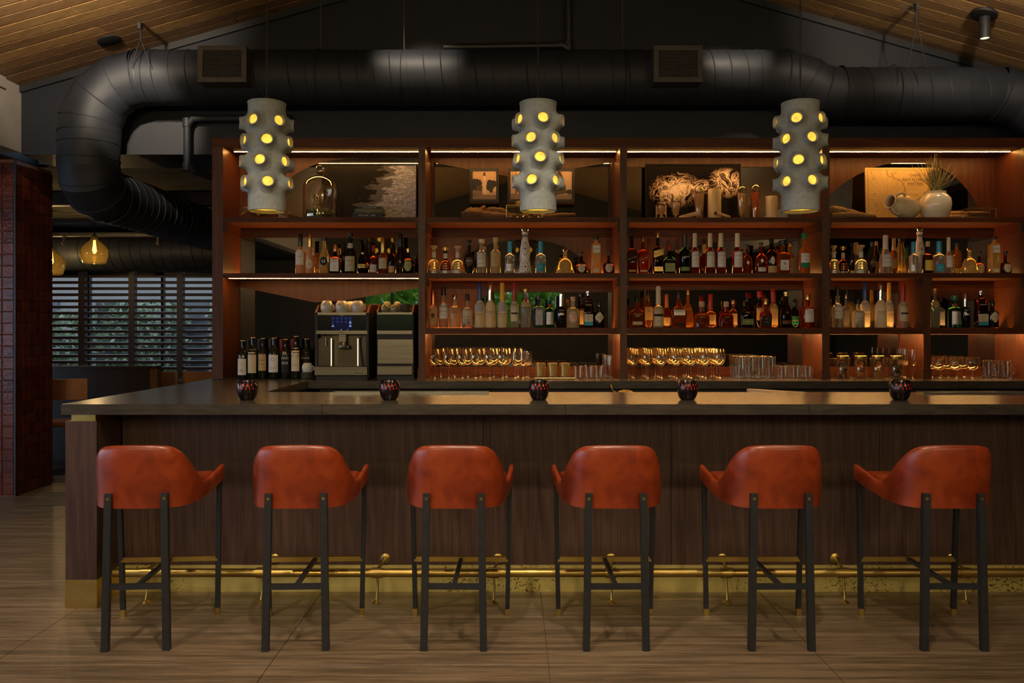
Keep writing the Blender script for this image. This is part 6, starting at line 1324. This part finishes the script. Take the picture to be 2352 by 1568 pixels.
# smoke photograph
SMK = mat('smoke_print', (.01, .01, .01), .2, spec=.12, coat=.08)
dv = nd(SMK, 'ShaderNodeTexNoise'); dv.inputs['Scale'].default_value = 2.2; dv.inputs['Detail'].default_value = 2.; vg = coords(SMK, (1.6, 1, 1), 'gen'); lk(SMK, vg, dv.inputs['Vector'])
va = nd(SMK, 'ShaderNodeVectorMath', operation='MULTIPLY_ADD'); lk(SMK, dv.outputs['Color'], va.inputs[0]); va.inputs[1].default_value = (1.3, 0, 1.3); lk(SMK, vg, va.inputs[2])
n1 = nd(SMK, 'ShaderNodeTexNoise'); n1.inputs['Scale'].default_value = 3.; n1.inputs['Detail'].default_value = 3.; n1.inputs['Distortion'].default_value = 2.2; lk(SMK, va.outputs[0], n1.inputs['Vector'])
n2_ = nd(SMK, 'ShaderNodeTexNoise'); n2_.inputs['Scale'].default_value = 5.; n2_.inputs['Detail'].default_value = 1.5; n2_.inputs['Distortion'].default_value = 3.; lk(SMK, va.outputs[0], n2_.inputs['Vector'])
ridge = lambda f, k: mth(SMK, 'SUBTRACT', 1., mth(SMK, 'MULTIPLY', mth(SMK, 'ABSOLUTE', mth(SMK, 'SUBTRACT', f, .5)), k))
rid = mth(SMK, 'ADD', mth(SMK, 'MULTIPLY', mth(SMK, 'MAXIMUM', ridge(n1.outputs['Fac'], 17.), 0.), .8), mth(SMK, 'ADD', mth(SMK, 'MULTIPLY', mth(SMK, 'MAXIMUM', ridge(n2_.outputs['Fac'], 13.), 0.), .6), mth(SMK, 'MULTIPLY', mth(SMK, 'MAXIMUM', ridge(n1.outputs['Fac'], 5.), 0.), .22)))
sg = nd(SMK, 'ShaderNodeSeparateXYZ'); lk(SMK, coords(SMK, (1, 1, 1), 'gen'), sg.inputs[0])
def gauss(cx, cz, rx, rz):
    a = mth(SMK, 'POWER', mth(SMK, 'DIVIDE', mth(SMK, 'SUBTRACT', sg.outputs[0], cx), rx), 2.); b_ = mth(SMK, 'POWER', mth(SMK, 'DIVIDE', mth(SMK, 'SUBTRACT', sg.outputs[2], cz), rz), 2.)
    return mth(SMK, 'MAXIMUM', mth(SMK, 'SUBTRACT', 1., mth(SMK, 'ADD', a, b_)), 0.)
env = mth(SMK, 'MAXIMUM', gauss(.32, .55, .33, .36), mth(SMK, 'MAXIMUM', gauss(.85, .68, .22, .3), mth(SMK, 'MULTIPLY', gauss(.55, .62, .3, .16), .8)))
core = mth(SMK, 'MULTIPLY', gauss(.36, .56, .22, .13), .9)
val = mth(SMK, 'ADD', mth(SMK, 'MULTIPLY', mth(SMK, 'MAXIMUM', rid, 0.), env), mth(SMK, 'MULTIPLY', core, n1.outputs['Fac']))
basecol(SMK, ramp(SMK, val, [(.08, (.006, .005, .005)), (.4, (.22, .16, .13)), (.9, (.75, .62, .52))]))
picture('smoke_photograph', 'large black framed photograph of curling white smoke', 1483, 1703, 364, 499, 6.74, .012, SMK, .05, base=ZT)
# matches and candles in the third bay
WAX = mat('ivory_wax', (.62, .45, .22), .55, sss=.1); MATCHW = mat('match_wood', (.60, .40, .20), .7); MATCHR = mat('match_red', (.55, .12, .03), .6)
def candle(px, w, top, D, label):
    h = Z(top, D)-ZT-.008; r = w*D/F/2; t = thing('pillar_candle', label, 'candle', (X(px, D), D, ZT+.0085))
    MB().lathe([(0, 0), (r, 0), (r, h-.004), (r*.95, h), (r*.8, h-.004), (0, h-.006)], 28).build('wax', WAX, t); MB().tube([(0, 0, h-.006), (.002, 0, h+.008)], .0012, 5).build('wick', BLACK, t)
candle(1641, 30, 434.5, 6.60, 'tall ivory pillar candle in front of the smoke picture'); candle(1772, 26, 451, 6.60, 'shorter ivory pillar candle left of the right lamp')
for i, (a, c, l) in enumerate(((1505, 1585, 'black oval tray at the left of the smoke picture'), (1612, 1672, 'black oval tray under the tall candle'), (1684, 1762, 'black oval tray under the match cloches'), (1764, 1798, 'black oval tray under the shorter candle'))):
    D_ = 6.60; t = thing('candle_tray', l, 'tray', ((X(a, D_)+X(c, D_))/2, D_, ZT)); r = (X(c, D_)-X(a, D_))/2
    MB().lathe([(0, 0), (r, 0), (r*1.02, .008), (r*.96, .008), (r*.9, .004), (0, .004)], 36, sec=lambda an, k: (math.cos(an), .45*math.sin(an))).build('plate', BLACK, t)
def cloche(px, w, top, D, label, mm, short=False, foot=True):
    base = ZT+.0085; H = Z(top, D)-base; r = w*D/F/2; t = thing('match_cloche', label, 'match holder', (X(px, D), D, base))
    if foot: prof = [(r*.62, 0), (r*.2, .02), (r*.55, .03), (r*.8, .06), (r, H*.82), (r*.95, H*.9), (r*.7, H*.97), (0, H)]
    else: prof = [(r*.72, 0), (r*.8, .02), (r, H*.82), (r*.95, H*.9), (r*.7, H*.97), (0, H)]
    MB().lathe(prof, 28).build('glass', THIN, t, smooth=60)
    b = MB(); hd = MB(); r_ = random.Random(int(px)); z0 = .03 if foot else .006; z1 = H*(.80 if not short else .74)
    for k in range(26):
        a = 2*math.pi*k/26 if k < 17 else r_.uniform(0, 6.28); q = 1. if k < 17 else r_.uniform(.2, .7); r0, r1 = r*.5*q, r*.84*q; p0 = Vector((r0*math.cos(a), r0*math.sin(a), z0)); p1 = Vector((r1*math.cos(a), r1*math.sin(a), z1+r_.uniform(-.006, .003)))
        b.tube([p0, p1], .0022, 4); hd.tube([p1, p1+Vector((0, 0, .006))], .0032, 5)
    b.build('matches', mm, t, smooth=0)['kind'] = 'stuff'; hd.build('match_heads', BLACK, t, smooth=0)['kind'] = 'stuff'
cloche(1519, 22, 464, 6.56, 'small glass match cloche with black match heads at the far left', MATCHW, True); cloche(1552, 23, 449, 6.60, 'small rounded match cloche of pale matches', MATCHW, True); cloche(1606, 24, 427, 6.62, 'tall match cloche of pale matches left of the tall candle', MATCHW, False, False); cloche(1704, 22, 427, 6.60, 'tall footed match cloche with black heads', MATCHW, False); cloche(1735, 22, 423, 6.62, 'tall match cloche of red matches', MATCHR, False, False)
def bundle(px, py, D, ang_, L, label):
    t = thing('match_bundle', label, 'matches', (X(px, D), D, ZT+.010), 0); b = MB(); hd = MB(); r_ = random.Random(int(px)); d = Vector((math.cos(ang_), -.35, math.sin(ang_)*.0+.12)).normalized(); s = d.cross(Vector((0, 0, 1))).normalized(); u = s.cross(d)
    for k in range(22):
        a = r_.uniform(0, 6.28); q = math.sqrt(r_.random())*.014; o = s*q*math.cos(a)+u*q*math.sin(a)+Vector((0, 0, .016)); p0 = -d*L/2+o*.7; p1 = d*L/2+o*1.3
        b.tube([p0, p1], .0024, 4); hd.tube([p1, p1+d*.007], .0036, 5)
    b.build('matches', MATCHW, t, smooth=0)['kind'] = 'stuff'; hd.build('match_heads', BLACK, t, smooth=0)['kind'] = 'stuff'
bundle(1585, 485, 6.53, .12, .17, 'bundle of long matches lying left of the tall candle'); bundle(1660, 485, 6.53, math.pi-.1, .13, 'bundle of long matches lying against the tall candle')
mb = thing('match_box', 'ivory matchbox standing behind the small cloche', 'box', (X(1519, 6.66), 6.66, ZT)); MB().box(-.042, .042, 0, .02, 0, .122, .002).build('sleeve', WAX, mb, smooth=0); MB().box(-.036, .036, -.0006, 0, .01, .05).build('striker', BLACK, mb, smooth=0)
# chart, vases and grasses in the fourth bay
MAPM = noisemat('aged_paper', (.44, .30, .11), (.56, .40, .17), (5, 5, 5), 'obj', rough=.7)
D_ = 6.70; xa, xb = X(1990, D_), X(2162, D_); z1 = Z(384, D_); w, h = xb-xa, z1-ZT
mp = thing('antique_chart', 'antique sea chart of East Florida mounted on board, leaning in the fourth bay', 'map', ((xa+xb)/2, D_, ZT+.001)); mp.rotation_euler = (-.05, 0, 0)
MB().box(-w/2, w/2, 0, .016, 0, h).build('board', MAPM, mp, smooth=0)
MI = mat('map_ink', (.04, .022, .008), .8); fnm = lambda u, v: (u, -.0008, v)
b = MB()
def line(b, p, q, t_=.0009):
    p, q = Vector((*p, 0)), Vector((*q, 0)); d = (q-p).normalized(); s = Vector((-d.y, d.x, 0))*t_
    b.add([fnm(*(c.x, c.y)) for c in (p+s, p-s, q-s, q+s)], [(0, 1, 2, 3)])
m_ = .018
for p, q in (((-w/2+m_, m_), (w/2-m_, m_)), ((w/2-m_, m_), (w/2-m_, h-m_)), ((w/2-m_, h-m_), (-w/2+m_, h-m_)), ((-w/2+m_, h-m_), (-w/2+m_, m_))): line(b, p, q, .0011)
rc = (-w*.205, h*.40)
for k in range(24):
    a = 2*math.pi*k/24; L = min((abs((w/2-m_-rc[0])/math.cos(a)) if math.cos(a) > 0 else abs((-w/2+m_-rc[0])/math.cos(a))) if abs(math.cos(a)) > 1e-3 else 9, (abs((h-m_-rc[1])/math.sin(a)) if math.sin(a) > 0 else abs((m_-rc[1])/math.sin(a))) if abs(math.sin(a)) > 1e-3 else 9)
    if math.cos(a) > .1: L = min(L, .2)
    line(b, rc, (rc[0]+L*math.cos(a), rc[1]+L*math.sin(a)), .0005)
b.build('rhumb_line', MI, mp, smooth=0, fix=False)['kind'] = 'stuff'
b = MB(); r_ = random.Random(5)
def coast(pts, t_=.0013, jit=.004):
    P = catmull([(x, y, 0) for x, y in pts], 10); P = [p+Vector((r_.uniform(-jit, jit), r_.uniform(-jit, jit), 0)) for p in P]
    for p, q in zip(P, P[1:]): line(b, (p.x, p.y), (q.x, q.y), t_)
coast([(-w*.22, h*.97), (-w*.20, h*.86), (-w*.12, h*.80), (-w*.06, h*.78), (-w*.0, h*.70), (w*.03, h*.56), (w*.035, h*.44), (-w*.01, h*.36)]); coast([(-w*.12, h*.83), (-w*.15, h*.88), (-w*.08, h*.90)]); coast([(w*.42, h*.85), (w*.36, h*.70), (w*.33, h*.55), (w*.27, h*.47), (w*.18, h*.40), (w*.1, h*.36)], .0018, .006); coast([(w*.38, h*.6), (w*.30, h*.45), (w*.2, h*.33), (w*.12, h*.3)], .0022, .008); coast([(w*.36, h*.5), (w*.28, h*.36), (w*.2, h*.26)], .002, .009)
b.build('coastline', MI, mp, smooth=0, fix=False)['kind'] = 'stuff'
b = MB()
for tx, v_, hh in (('CHART', .86, .020), ('of part of', .825, .007), ('EAST FLORIDA', .775, .022), ('and', .735, .006), ('MARTIERS', .70, .019), ('by William Gerard de Brahm', .665, .010), ('Surveyor General', .63, .008), ('of the Southern District', .595, .007), ('of North America', .51, .007), ('London', .48, .008)): add_text(b, tx, fnm, w*.165, h*v_, hh, w*.42)
for u, v_, tx in ((-.42, .9, 'C'), (-.40, .8, 'C'), (-.38, .5, 'E'), (-.36, .3, 'M'), (-.36, .18, 'S')): add_text(b, tx, fnm, w*u, h*v_, .014)
b.build('lettering', MI, mp, smooth=0, fix=False)
VASE = noisemat('cream_glaze', (.66, .55, .37), (.74, .63, .44), (3, 3, 30), 'obj', rough=.18, coat=.5)
MATTV = noisemat('bisque', (.66, .51, .30), (.74, .59, .37), (14, 14, 14), 'obj', rough=.7)
D_ = 6.56; s = D_/F; va_ = thing('round_vase', 'glossy cream round vase holding dried grasses', 'vase', (X(2148, D_), D_, ZT))
MB().lathe([(0, 0), (23*s, 0), (27*s, 3*s), (33*s, 18*s), (35*s, 34*s), (33.5*s, 46*s), (27*s, 54*s), (23.5*s, 57*s), (23*s, 61*s), (24*s, 62.5*s), (22.5*s, 63*s), (21*s, 61*s), (21*s, 56*s), (30*s, 44*s), (30*s, 20*s), (0, 5*s)], 40).build('body', VASE, va_)
gr = thing('dried_grass', 'spray of dried green and straw grasses standing in the round vase', 'plant', (X(2148, D_), D_, ZT+8*s)); r_ = random.Random(31)
GRM = [mat('grass_%d' % i, c, .6) for i, c in enumerate([(.20, .17, .05), (.36, .27, .09), (.62, .47, .20), (.09, .11, .025)])]
b = MB()
for k in range(120):
    a = r_.uniform(0, 6.28); sp_ = min(1.15, abs(r_.gauss(0, .7))); L = r_.uniform(105, 150)*s*(1-.08*sp_); b.cur = r_.randrange(4)
    d = Vector((math.cos(a)*sp_*.62, math.sin(a)*sp_*.14, 1)); p0 = Vector((r_.uniform(-9, 9)*s, r_.uniform(-9, 9)*s, 0)); p1 = p0+Vector((d.x*.25, d.y*.25, .55))*L; p2 = p0+Vector((d.x*.62, d.y*.6, .98-.1*sp_))*L
    p0.z = 0; pth = [p0, p0+Vector((0, 0, 50*s)), p0*.8+Vector((d.x*.12, d.y*.1, .5))*L+Vector((0, 0, 8*s)), p1*.4+p2*.6, p2]
    b.tube(catmull(pth, 2), [.0021]*7+[.0017, .0008], 4, caps=False)
b.build('blades', GRM, gr, smooth=40, fix=False)['kind'] = 'stuff'
# jar lying on its side
D_ = 6.54; jl = thing('amphora', 'matt cream amphora with three small handles lying on its side', 'vase', (X(2072, D_), D_, ZT+.099))
M = Matrix.Rotation(math.radians(-78), 4, 'Y') @ Matrix.Rotation(math.radians(0), 4, 'X')
M = Matrix.Rotation(math.radians(24), 4, 'Z') @ M
MB().lathe([(0, -.150), (.03, -.148), (.065, -.125), (.085, -.07), (.088, -.03), (.082, .03), (.064, .085), (.05, .105), (.047, .118), (.056, .128), (.057, .134), (.050, .136), (.043, .122), (.044, .105), (.06, .07), (.075, 0), (.06, -.1), (0, -.13)], 36, M=M).build('body', MATTV, jl)
for k in range(3):
    a = 2*math.pi*k/3+math.radians(200); pts = [M @ Vector((r*math.cos(a), r*math.sin(a), z)) for r, z in ((.052, .112), (.078, .108), (.092, .082), (.088, .055), (.072, .045))]
    MB().tube(catmull(pts, 4), .0085, 8).build('handle', MATTV, jl)
drift('driftwood', 'pale twisted driftwood at the left of the chart', X(1958, 6.60), 6.60, [([(-.20, 0, .05), (-.14, 0, .058), (-.05, .0, .045), (.03, 0, .03), (.10, .02, .022), (.2, .03, .015)], [.03, .034, .03, .024, .018, .01]), ([(-.18, -.03, .02), (-.06, -.03, .022), (.05, -.03, .018), (.16, -.02, .012)], [.016, .02, .018, .008]), ([(-.1, 0, .05), (0, .03, .055), (.06, .05, .05)], [.02, .018, .01])], DRIFTP, 51)
drift('driftwood', 'pale split driftwood right of the round vase', X(2216, 6.70), 6.70, [([(-.16, 0, .03), (-.08, 0, .04), (.02, 0, .045), (.12, .0, .05), (.2, 0, .052)], [.022, .028, .022, .016, .008]), ([(-.16, -.02, .016), (-.05, -.03, .018), (.03, -.02, .014)], [.016, .017, .009])], DRIFTP, 61)
glassbox(2222, 2288, 478, 6.53, 'brass-edged glass box of crystals at the right end of the fourth bay', 8)
